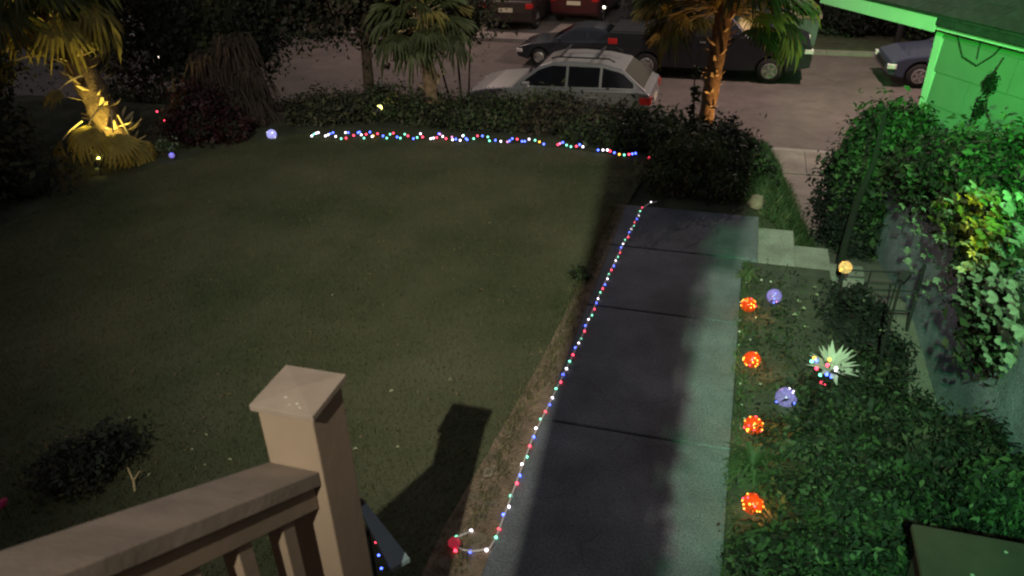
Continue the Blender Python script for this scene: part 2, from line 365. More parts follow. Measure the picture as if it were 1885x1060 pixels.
# soil strip and flat stones between lawn and path
strip = [(-0.955, 1.9), (-0.955, 7.15), (-1.04, 7.15), (-1.06, 6.4), (-1.09, 5.2), (-1.13, 4.2), (-1.20, 3.3), (-1.25, 2.7), (-1.24, 1.9)]
tag(link('border_soil', mesh('border_soil', [(x, y, 0.018) for x, y in strip], [tuple(range(len(strip)))], mat('border_soil', (0.17, 0.12, 0.085), 0.95, 0.3, 14, 0.9, 60))), kind='structure')
st = tag(bpy.data.objects.new('stone_edging', None), kind='structure'); COL.objects.link(st)
def stone_me(k):
    b = MB(); n = 7; rr = [random.uniform(.7, 1.15) for _ in range(n)]
    lo = [(cos(2*pi*i/n)*rr[i], sin(2*pi*i/n)*rr[i], 0) for i in range(n)]
    hi = [(x*.8+random.uniform(-.04, .04), y*.8, .35+random.uniform(-.08, .08)) for x, y, z in lo]
    b.add(lo+hi, [tuple(range(n, 2*n))]+[(i, (i+1) % n, n+(i+1) % n, n+i) for i in range(n)]); return b.me('edging_stone', m_stone)
smes = [stone_me(k) for k in range(5)]
y = 2.0
while y < 3.6:
    for xo in [-1.06, -1.15]:
        if random.random() < .85:
            link('edging_stone', random.choice(smes), st, (xo+random.uniform(-.02, .02), y+random.uniform(-.02, .02), 0.01), (0, 0, random.uniform(0, 6)), (random.uniform(.035, .055), random.uniform(.045, .075), random.uniform(.02, .05)))
    y += random.uniform(.09, .14)

pts = []
while len(pts) < 2600:
    y = random.uniform(1.9, 7.1); x = random.gauss(-1.10 if y < 4 else -1.05, .045)
    if -1.35 < x < -.965: pts.append((x, y, .015))
tag(link('dry_grass', blades('dry_grass', pts, .015, .06, .004, [m_straw, m_blade], 1.2, .4)), 'dry grass and weeds along the dirt strip beside the rope of lights', 'grass', kind='stuff')
pts = []
while len(pts) < 2200:
    y = random.uniform(.9, 6.2); x = .215+abs(random.gauss(0, .05))-.03*(sin(y*7)*sin(y*3.1) > .2)
    pts.append((x, y, .012))
tag(link('edge_weeds', blades('edge_weeds', pts, .015, .05, .005, [m_leaf, m_straw], 1.4, .2)), 'weeds creeping over the right edge of the path', 'grass', kind='stuff')
# ------------------------------------------------------------------ front path, landing and steps
path = tag(bpy.data.objects.new('path', None), kind='structure'); COL.objects.link(path)
joints = [0.9, 2.25, 3.71, 5.16, 6.24]
for a, b in zip(joints[:-1], joints[1:]):
    MB().box(-0.955, 0.205+0.0, a+0.009, b-0.009, -0.16, 0.022).obj('concrete_slab', m_conc, path, bevel=0.008)
MB().box(-0.955, 0.33, 6.24+0.009, 7.16, -0.16, 0.022).obj('landing_slab', m_conc, path, bevel=0.008)
steps = thing('garden_steps', 'three pale concrete steps going down to the right from the end of the path', 'steps', (0.33, 6.7, -0.3))
for i in range(3):
    x0 = 0.0+0.345*i
    MB().box(x0+.004, x0+0.345, -0.47-0.02*i, 0.56+0.0*i, -0.6+.3-.3, -0.155*(i+1)+0.3+0.02).obj('step', m_conc2, steps, bevel=0.012)
# right side lower walk, follows the slope to the street
vs = []; fs = []; k = 0
ys = [4.2+0.4*i for i in range(29)]
for yy in ys:
    z = -0.60-2.05*max(0, min(1, (yy-6.8)/8.6))
    xl = 1.12 if yy < 9.2 else 1.12-0.25*min(1, (yy-9.2)/4); vs += [(xl, yy, z), (xl+1.1, yy, z)]
fs = [(2*i, 2*i+1, 2*i+3, 2*i+2) for i in range(len(ys)-1)]
tag(link('side_walk', mesh('side_walk', vs, fs, m_walk)), kind='structure')
# bed between path and walk
tag(MB().box(0.212, 0.92, 0.9, 6.22, -0.6, 0.006).obj('planting_bed', mat('bed_soil', (0.060, 0.060, 0.045), 0.95, 0.35, 6, 0.8, 60)), kind='structure')

# ------------------------------------------------------------------ foliage helpers
def leaf_cloud(name, blobs, n, size, mats, weights=None, parent=None, per=30, spread=0.10, droop=0.0, asp=0.5, core=True, kind=None):
    """leaf sized faces in clumps over ellipsoids (cx,cy,cz,rx,ry,rz)"""
    B = np.array(blobs, float); area = B[:, 3]*B[:, 4]+B[:, 4]*B[:, 5]+B[:, 3]*B[:, 5]
    bi = rng.choice(len(B), n//per+1, p=area/area.sum()); nc = len(bi)
    d = rng.normal(size=(nc, 3)); d[:, 2] += 0.25; d /= np.linalg.norm(d, axis=1)[:, None]
    rad = rng.uniform(.55, 1.06, nc)[:, None]
    C = B[bi, :3]+d*B[bi, 3:]*rad
    ci = rng.integers(0, nc, n); b = B[bi[ci]]
    sp = spread*rng.uniform(.6, 1.5, nc)[ci][:, None]
    P = C[ci]+rng.normal(size=(n, 3))*sp
    nrm = d[ci]*0.6+rng.normal(size=(n, 3))*0.6; nrm[:, 2] += 0.35; nrm /= np.linalg.norm(nrm, axis=1)[:, None]
    t = np.cross(nrm, rng.normal(size=(n, 3))); t[:, 2] -= droop; t -= nrm*(t*nrm).sum(1)[:, None]; t /= np.linalg.norm(t, axis=1)[:, None]
    s = np.cross(nrm, t); L = (size*rng.uniform(.6, 1.4, n)*rng.uniform(.55, 1.5, nc)[ci])[:, None]
    V = np.empty((n, 4, 3)); V[:, 0] = P-t*L*.5; V[:, 1] = P+s*L*asp*.5+nrm*L*.08; V[:, 2] = P+t*L*.5-nrm*L*.1; V[:, 3] = P-s*L*asp*.5+nrm*L*.08
    me = bpy.data.meshes.new(name); me.vertices.add(n*4); me.vertices.foreach_set('co', V.ravel())
    me.loops.add(n*4); me.loops.foreach_set('vertex_index', np.arange(n*4)); me.polygons.add(n)
    me.polygons.foreach_set('loop_start', np.arange(n)*4)
    for m in mats: me.materials.append(m)
    w = np.array(weights or [1]*len(mats), float); w /= w.sum()
    cm = rng.choice(len(mats), nc, p=w)[ci]; alt = rng.choice(len(mats), n, p=w)
    me.polygons.foreach_set('material_index', np.where(rng.random(n) < .3, alt, cm).astype(np.int32))
    me.update(calc_edges=True)
    o = link(name, me, parent)
    if kind: o['kind'] = kind
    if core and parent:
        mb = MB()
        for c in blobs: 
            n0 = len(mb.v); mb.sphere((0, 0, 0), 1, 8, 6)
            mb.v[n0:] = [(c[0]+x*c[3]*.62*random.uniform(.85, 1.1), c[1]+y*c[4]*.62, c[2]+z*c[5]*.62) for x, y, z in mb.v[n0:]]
        mb.obj('shaded_core', m_core, parent, sm=True)  # dark solid cores stand for the shade inside the foliage
    return o
def shrub(name, label, base, blobs, n, size, mats, weights=None, cat='shrub', group=None, stems=4, **kw):
    """blobs are relative to base"""
    t = thing(name, label, cat, base, 0, group)
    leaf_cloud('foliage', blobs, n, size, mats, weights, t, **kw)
    mb = MB()
    for i in range(stems):
        b = random.choice(blobs); r = random.uniform(.01, .02)
        mb.tube([(b[0]*.2, b[1]*.2, -.05), (b[0]*.6, b[1]*.6, b[2]*.5), (b[0], b[1], b[2])], [r*1.5, r, r*.6], 5)
    mb.obj('stem', m_bark, t)
    return t

# fan palm pieces -----------------------------------------------------
def fan_mesh(name, m, R=0.5, seg=18, spread=2.6, droop=0.35, seed=0):
    r_ = random.Random(seed); mb = MB()
    for i in range(seg):
        a = -spread/2+spread*i/(seg-1); L = R*(0.82+.18*cos(a))*r_.uniform(.85, 1.05); w = R*0.055
        dx, dy = cos(a), sin(a); nx_, ny_ = -dy, dx
        d2 = droop*r_.uniform(.7, 1.5)
        p = lambda t, s, z: (dx*L*t+nx_*s, dy*L*t+ny_*s, z)
        mb.add([p(.04, 0, 0), p(.55, w, -.1*L*d2), p(.55, -w, -.1*L*d2), p(.55, 0, -.1*L*d2+w*.5), p(.9, 0, -.45*L*d2), p(1.0, 0, -.75*L*d2)],
               [(0, 2, 3), (0, 3, 1), (3, 2, 4), (3, 4, 1), (2, 5, 4), (4, 5, 1)])
    return mb.me(name, m)
fan_g = [fan_mesh('frond', m_frond, .55, 18, 2.9, d, k) for k, d in enumerate((.4, .7, 1.1))]
fan_y = [fan_mesh('frond', m_frondy, .55, 16, 2.3, d, k+9) for k, d in enumerate((.3, .6, .9))]
def fan_frond(parent, P, az, el, fl, scale, me, stalk_m):
    """petiole from P with direction az/el, length fl; blade at the end"""
    d = Vector((cos(az)*cos(el), sin(az)*cos(el), sin(el)))
    e = P + d*fl*.6; tip = P + d*fl + Vector((0, 0, -.12*fl))
    o = link('frond', me, parent, tip)
    dd = (tip-e).normalized(); o.rotation_euler = dd.to_track_quat('X', 'Z').to_euler(); o.scale = (scale,)*3
    if stalk_m: 
        s = MB().tube([P, e, tip], [.014, .011, .008], 4).obj('frond_stalk', stalk_m, parent)
    return o
def palm(name, label, base, top, r0, r1, nf, fs, stubs, mix=0.15, seedv=1, group=None, el=(-.7, 1.1), stalk=.55, front=False):
    random.seed(seedv)
    t = thing(name, label, 'palm tree', base, 0, group)
    top = Vector(top)-Vector(base); mb = MB(); N_ = 22; pts = []; rr = []
    for i in range(N_):
        f = i/(N_-1); pts.append((top.x*f, top.y*f, top.z*f-.1*(1-f))); rr.append((r0+(r1-r0)*f)*random.uniform(.88, 1.12))
    mb.tube(pts, rr, 12).obj('trunk', m_fib, t, sm=True)
    sm_ = [MB().add([(0, -.028, 0), (0, .028, 0), (.05, 0, .02), (.13, .012, .07), (.13, -.012, .07)], [(0, 1, 3, 4), (0, 4, 2), (1, 2, 3), (2, 4, 3)]).me('frond_stub', m_stub) for _ in range(1)]
    for i in range(stubs):
        f = random.uniform(.03, .97); a = random.uniform(0, 2*pi)
        R = (r0+(r1-r0)*f)*.9
        link('frond_stub', sm_[0], t, (top.x*f+cos(a)*R, top.y*f+sin(a)*R, top.z*f), (random.uniform(-.3, .3), random.uniform(-.4, .2), a), (random.uniform(.7, 1.5),)*3)
    for i in range(nf):
        az = i*2.399+random.uniform(-.2, .2); e = el[0]+(el[1]-el[0])*((i+.5)/nf)
        if front and cos(az+pi/2+.1) > .72 and e < .5: continue
        old = random.random() < mix or (e < -.45 and random.random() < .5)
        fan_frond(t, top+Vector((0, 0, -.25*(1-(i/nf)))), az, e, stalk*random.uniform(.8, 1.2)*fs, fs*random.uniform(.85, 1.15),
                  random.choice(fan_y if old else fan_g), m_stub)
    return t

# ------------------------------------------------------------------ palms
pr = palm('fan_palm', 'fan palm on the street bank with one side of its trunk lit orange', (-0.62, 14.7, -2.45), (-0.40, 14.9, 0.78), .14, .16, 150, .95, 90, .5, 3, el=(-.25, 1.25), stalk=1.1, front=True)
skirt = MB()
for k in range(46):
    a = random.uniform(0, 2*pi); R = .2; L = random.uniform(.3, .75)
    zk = 3.2
    skirt.add([(.2+cos(a)*R-.03*sin(a), .2+sin(a)*R+.03*cos(a), zk), (.2+cos(a)*R+.03*sin(a), .2+sin(a)*R-.03*cos(a), zk), (.2+cos(a)*(R+.22), .2+sin(a)*(R+.22), zk-L*.4)], [(0, 1, 2)])
skirt.obj('dead_leaf_skirt', m_frondy, pr)
palm('fan_palm', 'dim fan palm behind the lawn with a slim dark trunk and a low crown', (-3.98, 9.6, -0.15), (-4.2, 9.95, 1.30), .075, .10, 34, .70, 24, .3, 5, el=(-.2, 1.2))
pl = palm('fan_palm', 'yellow lit fan palm at the left with a leaning trunk covered in stubs', (-7.15, 7.35, -.02), (-8.05, 7.55, 2.15), .17, .15, 36, .95, 150, .4, 8)
random.seed(21)
for (dx, dy, z, az, e, s, k) in [(.28, -.15, .62, -1.0, -.55, .85, 0), (.22, -.2, .70, -1.6, -.4, .8, 1), (.3, -.1, .55, -.5, -.8, .8, 2), (-.1, -.25, .5, -2.3, -.5, .55, 1), (.1, -.25, 1.05, -1.9, -.2, .5, 0), (-.35, -.25, 1.25, -2.2, .1, .5, 1)]:
    fan_frond(pl, Vector((dx-.2, dy, z)), az, e, .3, s, fan_y[k], m_stub)

# yellow uplights
def garden_spot(loc, tgt, label, power, ang=80):
    t = thing('garden_spotlight', label, 'spotlight', loc, 0, 'small yellow garden spotlights')
    MB().tube([(0, 0, -.12), (0, 0, .06)], .01, 6).obj('stake', m_black, t)
    d = (Vector(tgt)-Vector(loc)).normalized(); c = Vector((0, 0, .09))
    MB().tube([c-d*.05, c+d*.05], [.035, .05], 12, False).obj('lamp_housing', m_black, t, sm=True)
    MB().tube([c-d*.02, c-d*.015], [.036, .04], 12).obj('lens', m_spotglow, t)
    MB().sphere(c+d*.062, .040, 10, 6).obj('bulb', m_spotglow, t, sm=True)
    spot('garden_spot_beam', Vector(loc)+c+d*.14, tgt, power, (1.0, .80, .16), ang, .7, .03)
    return t
garden_spot((-7.05, 6.75, .0), (-7.35, 7.4, .75), 'yellow garden spotlight in the grass at the foot of the left palm', 75, 105)
garden_spot((-4.72, 9.35, .0), (-4.5, 9.75, .3), 'yellow garden spotlight among the bushes behind the lawn', 2.2, 80)

# ------------------------------------------------------------------ trees and shrubs round the lawn
GR = 'bushes along the far edge of the lawn'
t = thing('garden_tree', 'large dark leafy tree behind the lawn with a straight slim trunk', 'tree', (-5.45, 10.6, -.25))
MB().tube([(0, 0, -.2), (.02, .03, .8), (0, .1, 1.6), (-.1, .2, 2.6)], [.10, .075, .06, .04], 10).obj('trunk', m_bark, t, sm=True)
bmb = MB()
for a in range(9):
    an = a*.7; bmb.tube([(0, .05, .9+.12*a), (cos(an)*.5, sin(an)*.5, 1.3+.12*a), (cos(an)*1.1, sin(an)*1.0, 1.6+.13*a)], [.04, .028, .012], 6)
bmb.obj('limb', m_bark, t, sm=True)
leaf_cloud('crown', [(-.1, 0, 1.75, .95, .8, .7), (-.75, 0, 1.45, .6, .6, .5), (.65, .1, 1.6, .65, .6, .55), (0, .2, 2.4, 1.1, .9, .7), (.3, -.3, 1.25, .35, .3, .3), (1.2, .3, 1.9, .6, .6, .5), (-1.2, .2, 1.6, .6, .6, .6), (-1.7, .3, 2.0, .6, .6, .6), (.3, .9, 1.5, .6, .4, .5)], 26000, .085,
           [m_leafd, m_leafb, m_leafo], [4, 2, 1], t, per=26, spread=.13, core=False)
shrub('evergreen_tree', 'very dark evergreen at the far left edge beside the lit palm', (-8.2, 6.3, -.1),
      [(0, 0, .6, .8, .7, .9), (-.5, .3, 1.3, .8, .8, .9), (.1, -.4, .3, .6, .5, .5), (-1.2, .3, .8, .9, .9, 1.2), (-.6, -.6, .4, .8, .7, .7), (-.9, .1, 2.0, .8, .8, .8)], 16000, .07, [m_leafd, m_leafd, m_leafo], cat='tree')
shrub('leafy_shrub', 'dark low shrub at the left edge below the evergreen', (-7.7, 4.6, 0), [(0, 0, .2, .6, .7, .35), (-.5, -.6, .2, .6, .6, .35), (-.2, .9, .25, .6, .5, .4), (.35, 1.5, .08, .35, .4, .2)], 9000, .06, [m_leafd, m_leafo], [3, 1])
shrub('evergreen_tree', 'tall dark evergreen behind the left palm with street glow through it', (-9.3, 10.6, -1.0),
      [(0, 0, 1.5, 1.3, .9, 1.0), (1.3, .2, 2.3, 1.0, .8, .8), (-1.6, 0, 2.2, 1.4, .9, 1.2), (.2, 0, 3.1, 1.6, .9, .6), (2.2, .3, 2.2, .9, .8, .6)], 17000, .09, [m_leafd, m_leafo], [3, 1.2], cat='tree', core=False, spread=.14)
shrub('evergreen_tree', 'black evergreen crown between the left palm and the garden tree', (-7.5, 9.9, -.7),
      [(.2, 0, 2.1, .8, .6, .75), (-.3, .1, 1.5, .7, .5, .7), (.9, .3, 2.2, .6, .5, .6), (-.8, .2, 1.9, .7, .5, .8), (.5, .2, 1.4, .5, .4, .5)], 14000, .075, [m_leafd], cat='tree')
shrub('evergreen_tree', 'dark loose tree whose leaves hang in front of the street between palm and silver wagon', (-4.35, 11.8, -1.0), [(-.1, 0, 2.3, .6, .5, .45), (-.6, .1, 1.9, .5, .5, .4), (.2, 0, 1.95, .3, .3, .35)], 5500, .075, [m_leafo, m_leafd, m_leafb], cat='tree', spread=.12, core=False)
# brown weeping shrub and wine red bush
t = thing('weeping_shrub', 'brown weeping shrub with hanging strands behind the red bush', 'shrub', (-6.55, 8.85, -.05))
mb = MB()
for k in range(2600):
    cx_, cy_, hh, rr_ = random.choice([(-.26, 0, 1.0, .15), (.02, .15, 1.2, .18), (.28, -.02, .8, .14), (-.05, -.1, .6, .36), (-.45, .1, .7, .12)])
    a = random.uniform(0, 2*pi); r = rr_*math.sqrt(random.random()); x, y_ = cx_+cos(a)*r, cy_+sin(a)*r
    h = hh*random.uniform(.25, 1); L = random.uniform(.15, .45); w = random.uniform(.006, .014); q = random.uniform(0, pi)
    s_ = Vector((cos(q), sin(q), 0))*w; sx, sy = random.uniform(-.1, .1), random.uniform(-.1, .1)
    p0 = Vector((x, y_, h)); p1 = Vector((x+cos(a)*.06+sx, y_+sin(a)*.06+sy, h-.03)); p2 = Vector((x+cos(a)*.12+sx*1.5, y_+sin(a)*.12+sy, max(0, h-L)))
    mb.add([p0-s_, p0+s_, p1+s_, p1-s_, p2+s_*.4, p2-s_*.4], [(0, 1, 2, 3), (3, 2, 4, 5)])
mb.obj('hanging_leaves', m_leafb, t); MB().tube([(0, 0, -.1), (0.03, 0, .5), (0, 0, .9)], [.08, .06, .03], 8).obj('trunk', m_bark, t)
shrub('red_bush', 'low wine red bush at the left end of the lawn edge', (-6.55, 8.0, 0), [(0, 0, .22, .42, .3, .3), (-.35, .1, .15, .3, .3, .25), (.35, .15, .15, .25, .25, .22), (-.1, .2, .42, .3, .25, .22)], 6500, .05, [m_leafr, m_leafd], [4, 1], spread=.06)

def bank(x, y): return (x, y, ground_z(x, y))
shrubs = [
 ('leafy_shrub', 'dark green bush just right of the glowing blue ball', (-5.55, 9.2), [(0, 0, .15, .4, .4, .3), (.4, .2, .2, .35, .35, .28)], 6000, .05, [m_leafd, m_leafo]),
 ('leafy_shrub', 'dim green bush around the yellow spotlight', (-4.6, 9.75), [(-.2, 0, .25, .4, .4, .4), (.3, .1, .2, .4, .4, .35)], 7000, .05, [m_leaf, m_leafd, m_leafo]),
 ('leafy_shrub', 'green bush at the foot of the slim dim palm', (-3.55, 9.55), [(0, 0, .2, .5, .4, .35), (.55, .1, .15, .4, .4, .3), (-.45, -.05, .1, .3, .3, .25)], 9000, .05, [m_leaf, m_leafd, m_leafo]),
 ('leafy_shrub', 'brighter green bush in front of the front wheel of the silver car', (-3.0, 10.0), [(0, 0, .25, .5, .4, .35), (.5, .2, .3, .4, .4, .35)], 8000, .05, [m_leaf, m_leafl, m_leafo]),
 ('leafy_shrub', 'dark brown bush in front of the doors of the silver car', (-2.15, 9.6), [(0, 0, .25, .45, .4, .33), (.45, .1, .2, .4, .35, .3), (-.35, 0, .1, .35, .3, .25)], 9000, .055, [m_leafb, m_leafd, m_leafo]),
 ('leafy_shrub', 'green bush with pale leaves below the tail of the silver car', (-1.25, 9.8), [(0, 0, .15, .4, .35, .3), (.35, .2, .0, .35, .35, .3)], 7000, .06, [m_leaf, m_leafl, m_leafd]),
 ('leafy_shrub', 'low dark bush behind the right end of the coloured lights', (-1.35, 9.05), [(0, 0, .06, .35, .22, .18), (.4, 0, .08, .3, .25, .2), (-.45, .1, .05, .3, .2, .14)], 6500, .05, [m_leaf, m_leafd]),
]
for nm, lb, b, bl, n, s, ms in shrubs:
    bl = [(a_, b_, c_*.6, d_*.9, e_, f_*.55) for a_, b_, c_, d_, e_, f_ in bl]
    shrub(nm, lb, bank(*b), bl, n, s, ms, group=GR, spread=.075)
for x in np.arange(-11.5, -.2, .85):     # lower row down the bank, seen only between the others
    yy = 11.6+random.uniform(-.4, .5)
    shrub('ground_shrub', 'low shrub on the dark bank between lawn and street', bank(x, yy), [(0, 0, .12, .5, .4, .22), (.35, .3, .08, .35, .3, .2)], 2600, .07, [m_leafd, m_leaf, m_leafo], group='low shrubs on the bank below the lawn', spread=.1, stems=2)
# drooping shrub at the path end
t = shrub('weeping_shrub', 'big drooping green shrub spilling over the far end of the path', (-.42, 8.0, 0),
      [(.05, 0, .18, .40, .36, .22), (.35, .05, .12, .30, .32, .18), (-.22, -.1, .08, .26, .26, .14), (.1, .4, .14, .38, .34, .22), (.38, -.35, .05, .22, .2, .12), (-.1, -.35, .07, .26, .2, .12)], 13000, .055,
      [m_leaf, m_leafl, m_leafo], [3, 2.5, 1], droop=1.6, asp=.28, spread=.06)
shrub('broad_leaf_shrub', 'dark broad leaved shrub behind the drooping shrub', (-.05, 8.7, -.05), [(0, 0, .1, .32, .28, .24), (-.35, .1, .12, .28, .26, .22), (.2, -.25, .05, .22, .22, .18)], 4600, .085, [m_leafd, m_leaf], [2, 1], spread=.07)
t = thing('climbing_vine', 'thin upright vine stalk standing against the street behind the path end', 'plant', (-.5, 9.1, 0))
MB().tube([(0, 0, -.1), (.02, 0, .4), (-.01, 0, .8), (.015, .02, 1.15)], [.012, .01, .008, .005], 5).obj('stem', m_bark, t)
leaf_cloud('foliage', [(0, 0, .62, .05, .05, .10), (.01, 0, .3, .04, .04, .07), (.02, 0, .85, .025, .025, .08), (-.02, 0, .45, .05, .05, .05)], 170, .06, [m_leafd, m_leaf], None, t, per=6, spread=.02, core=False)
b = MB().sphere((0, 0, .02), .085, 9, 6, 1.1); bo = b.obj('boulder', m_rock, sm=True)
for v in bo.data.vertices: v.co = Vector((round(v.co.x/.05)*.05*.6+v.co.x*.4, v.co.y, v.co.z*(1-.9*max(0, v.co.x))))*random.uniform(.78, 1.15)
bo.location = (.3, 7.42, .04); bo.scale = (1, .9, .9); tag(bo, 'rough pinkish stone standing at the far corner of the path', 'stone')
# grass bank beyond the steps
pts = []
while len(pts) < 26000:
    x = random.uniform(.05, 1.12); y = random.uniform(7.2, 15.2)
    if x < .35 and y < 7.6: continue
    pts.append((x, y, ground_z(x, y)-.03))
tag(link('bank_grass', blades('bank_grass', pts, .03, .11, .007, [m_leaf, m_straw], 1.0, .1)), 'rough green grass on the slope behind the steps', 'grass', kind='stuff')
# little plants at the lawn/path edge and foreground left
shrub('small_plant', 'small dark plant growing at the lawn edge halfway along the path', (-1.08, 5.55, 0), [(0, 0, .05, .06, .06, .06), (-.06, .03, .03, .05, .05, .04)], 380, .035, [m_leaf, m_leafd], per=8, spread=.02, core=False, cat='plant')
shrub('leafy_shrub', 'black leafy shrub on the lawn behind the handrail', (-3.42, 2.55, 0), [(0, 0, .09, .17, .2, .15), (.08, .12, .08, .12, .14, .14), (-.12, -.1, .07, .14, .16, .12)], 3800, .036, [m_leafd, m_leafk, m_leafo], [2, 2, .5], spread=.045)
t = thing('bare_twig', 'pale bare twig with curled leaves beside the black shrub', 'twig', (-3.08, 2.50, 0))
MB().tube([(0, 0, 0), (-.02, .03, .06), (-.05, .05, .14)], [.008, .006, .004], 5).obj('stem', m_stub, t)
MB().tube([(-.02, .03, .06), (.03, .05, .13)], [.006, .004], 5).obj('side_stem', m_stub, t)
t = thing('pink_flower', 'pink flower at the left edge behind the handrail', 'flower', (-3.62, 2.14, 0))
MB().tube([(0, 0, 0), (0, 0, .1)], .006, 5).obj('stem', m_leaf, t)
pm = MB().add([(0, 0, 0), (.03, .022, .02), (.055, 0, .015), (.03, -.022, .02)], [(0, 1, 2, 3)]).me('petal', m_pink)
for k in range(9): link('petal', pm, t, (0, 0, .1), (random.uniform(-.3, .3), random.uniform(-.8, -.1), k*.7))
tag(t); 
# fallen petals on the lawn
pm = MB().add([(0, 0, 0), (.012, .008, .01), (.028, .002, .004), (.012, -.008, .008)], [(0, 1, 2, 3)]).me('fallen_petal', m_petal)
for (x, y) in [(235, 772), (382, 802), (350, 828), (428, 848), (380, 856), (278, 870), (388, 370), (716, 721), (728, 823), (770, 720), (660, 826), (905, 410), (825, 700), (610, 545)]:
    o = link('fallen_petal', pm, None, at(x, y, .035), (random.uniform(-.3, .3), random.uniform(-.3, .3), random.uniform(0, 6)), (random.uniform(.8, 1.5),)*3)
    tag(o, 'pale petal fallen on the dark lawn', 'petal', 'pale petals scattered on the lawn')

# ------------------------------------------------------------------ right side: retaining wall, hedge, overhanging plant, bed plants
rw = thing('retaining_wall', 'blue grey rendered wall below the overhanging plants at the right', 'wall', (1.75, 6, 0))
def wprof(x0, x1, y0, y1, zb, dz):
    ys_ = [y0, 0.2, 1.6, y1]; zs_ = [.93, .85, .12, -.35]; n = 4; vs = []
    for x in (x0, x1):
        vs += [(x, yv, (zb if zb is not None else zv+.002)) for yv, zv in zip(ys_, zs_)] + [(x, yv, zv+dz) for yv, zv in zip(ys_[::-1], zs_[::-1])]
    return MB().add(vs, [tuple(range(2*n))[::-1], tuple(range(2*n, 4*n))]+[(i, (i+1) % (2*n), 2*n+(i+1) % (2*n), 2*n+i) for i in range(2*n)])
wprof(0, .2, -4.2, 2.9, -1.6, 0).obj('wall_face', m_wall, rw, bevel=.01)
wprof(-.03, .24, -4.22, 2.92, None, .06).obj('coping', m_wall, rw, bevel=.01)
ub = wprof(.25, 5.2, -4.2, 2.88, -1.6, -.1).obj('upper_bed', m_soil); ub.location = (1.75, 6, 0); tag(ub, kind='structure')
shrub('hedge', 'tall dense hedge below the green wall, lit green on top', (1.9, 9.3, -1.35),
      [(.0, .2, .95, .6, .7, .8), (.1, 1.2, .85, .55, .7, .7), (.7, .0, .86, .7, .8, .45), (-.1, -.2, .4, .45, .5, .55), (.2, 2.0, .6, .5, .5, .6), (1.4, -.6, .62, .7, .8, .4),
       (-.2, .5, 1.3, .3, .5, .3), (.3, -.5, 1.1, .45, .45, .45)], 36000, .075, [m_leaf, m_leafd, m_leafl], [3, 2, 1], cat='hedge', spread=.09, per=30)
shrub('hedge', 'mid green hedge mass behind the flowering plant at the right edge', (2.45, 7.0, .4),
      [(0, 0, .2, .55, .8, .35), (.7, -.6, .2, .6, .8, .4), (.6, .6, .1, .6, .6, .35), (-.3, .6, .05, .45, .5, .3), (0, -1.4, .3, .5, .6, .35)], 26000, .07, [m_leaf, m_leafd, m_leafl], [3, 2, 1], cat='hedge', spread=.08)
shrub('dark_flank', 'added near-black leaves darkening the left flank of the hedge, beside the side walk', (1.42, 9.3, -1.3), [(0, 0, .35, .28, .5, .5), (.1, -.5, .1, .25, .4, .4), (-.02, .7, .5, .25, .5, .55), (.05, .2, .8, .2, .4, .3)], 9000, .06, [m_leafk, m_leafd], [3, 1], spread=.07)  # extra near-black leaves keep the hedge's left flank dark
# trunk of the hedge tree
t = thing('leaning_trunk', 'dark leaning trunk rising from the gate into the hedge', 'tree trunk', (1.12, 6.9, -.6))
MB().tube([(0, 0, -.05), (.03, .3, .35), (.12, .7, .65), (.28, 1.2, .9), (.35, 1.6, 1.3)], [.04, .035, .035, .03, .02], 8).obj('trunk', m_core, t, sm=True)
# large lobed leaves hanging over the wall
def lobed(name, m):
    n = 15; vs = [(0, 0, 0)]
    for i in range(n):
        a = -2.6+5.2*i/(n-1); r = .030*(1.0+.35*abs(cos(2.5*a))-.12*(i % 2)); vs.append((cos(a)*r+.012, sin(a)*r, -.010*(r/.03)**2+random.uniform(-.002, .003)))
    return mesh(name, vs, [(0, i, i+1) for i in range(1, n)], m)
plant = thing('trailing_plant', 'large leaved trailing plant hanging over the wall, yellow lit in its middle', 'plant', (1.7, 5.7, .5))
lg = [lobed('leaf', m_leafs) for _ in range(4)]; ly = [lobed('leaf', m_leafy) for _ in range(3)]
def hang(n, mes, f, sc=(.8, 1.35)):
    for k in range(n):
        x, y, z = f(); e = (random.uniform(-.5, .5), random.uniform(-1.25, -.2), random.uniform(-.7, .7)+pi)
        link('leaf', random.choice(mes), plant, (x, y, z), e, (random.uniform(*sc),)*3)
def px_pt(x, y, X):     # a point on the plane x = X
    d = CF*PX_F + CR*(x-942.5) - CU*(y-530); return Vector((0, 0, CAMZ))+d*(X/d.x)
base = Vector((1.7, 5.7, .5))
def region(cx, cy, rx, ry, X0, X1):
    def f():
        while True:
            u, v = random.uniform(-1, 1), random.uniform(-1, 1)
            if u*u+v*v < 1: break
        return px_pt(cx+u*rx, cy+v*ry, random.uniform(X0, X1))-base
    return f
hang(70, lg, region(1800, 400, 130, 60, 1.45, 1.7))
hang(60, ly, region(1790, 405, 75, 50, 1.44, 1.6))  # yellow copies put the spotlight's glow into the leaf colour
hang(70, lg, region(1830, 520, 75, 70, 1.45, 1.65))
hang(24, lg, region(1700, 510, 55, 60, 1.5, 1.68), (.7, 1.1))
hang(24, lg, region(1850, 620, 45, 60, 1.45, 1.6))
hang(12, lg, region(1690, 400, 60, 25, 1.5, 1.68))
leaf_cloud('foliage', [(.12, .6, .38, .28, .5, .25), (.1, 1.2, .15, .28, .45, .3), (.12, 1.8, -.1, .25, .45, .22), (.16, 2.4, -.4, .2, .5, .2), (.12, .0, .45, .25, .5, .25), (.05, -.6, .3, .22, .7, .3), (-.03, -1.0, .0, .10, .35, .25), (.1, 1.1, .05, .22, .5, .2)], 20000, .06, [m_leafd, m_leaf, m_leafo], [3, 2, 1], plant, spread=.06)
hp = px_pt(1790, 405, 1.5)
spot('hedge_spot_beam', hp+Vector((-.36, -.40, -.22)), hp, 34, (1.0, .92, .10), 75, .8, .03)
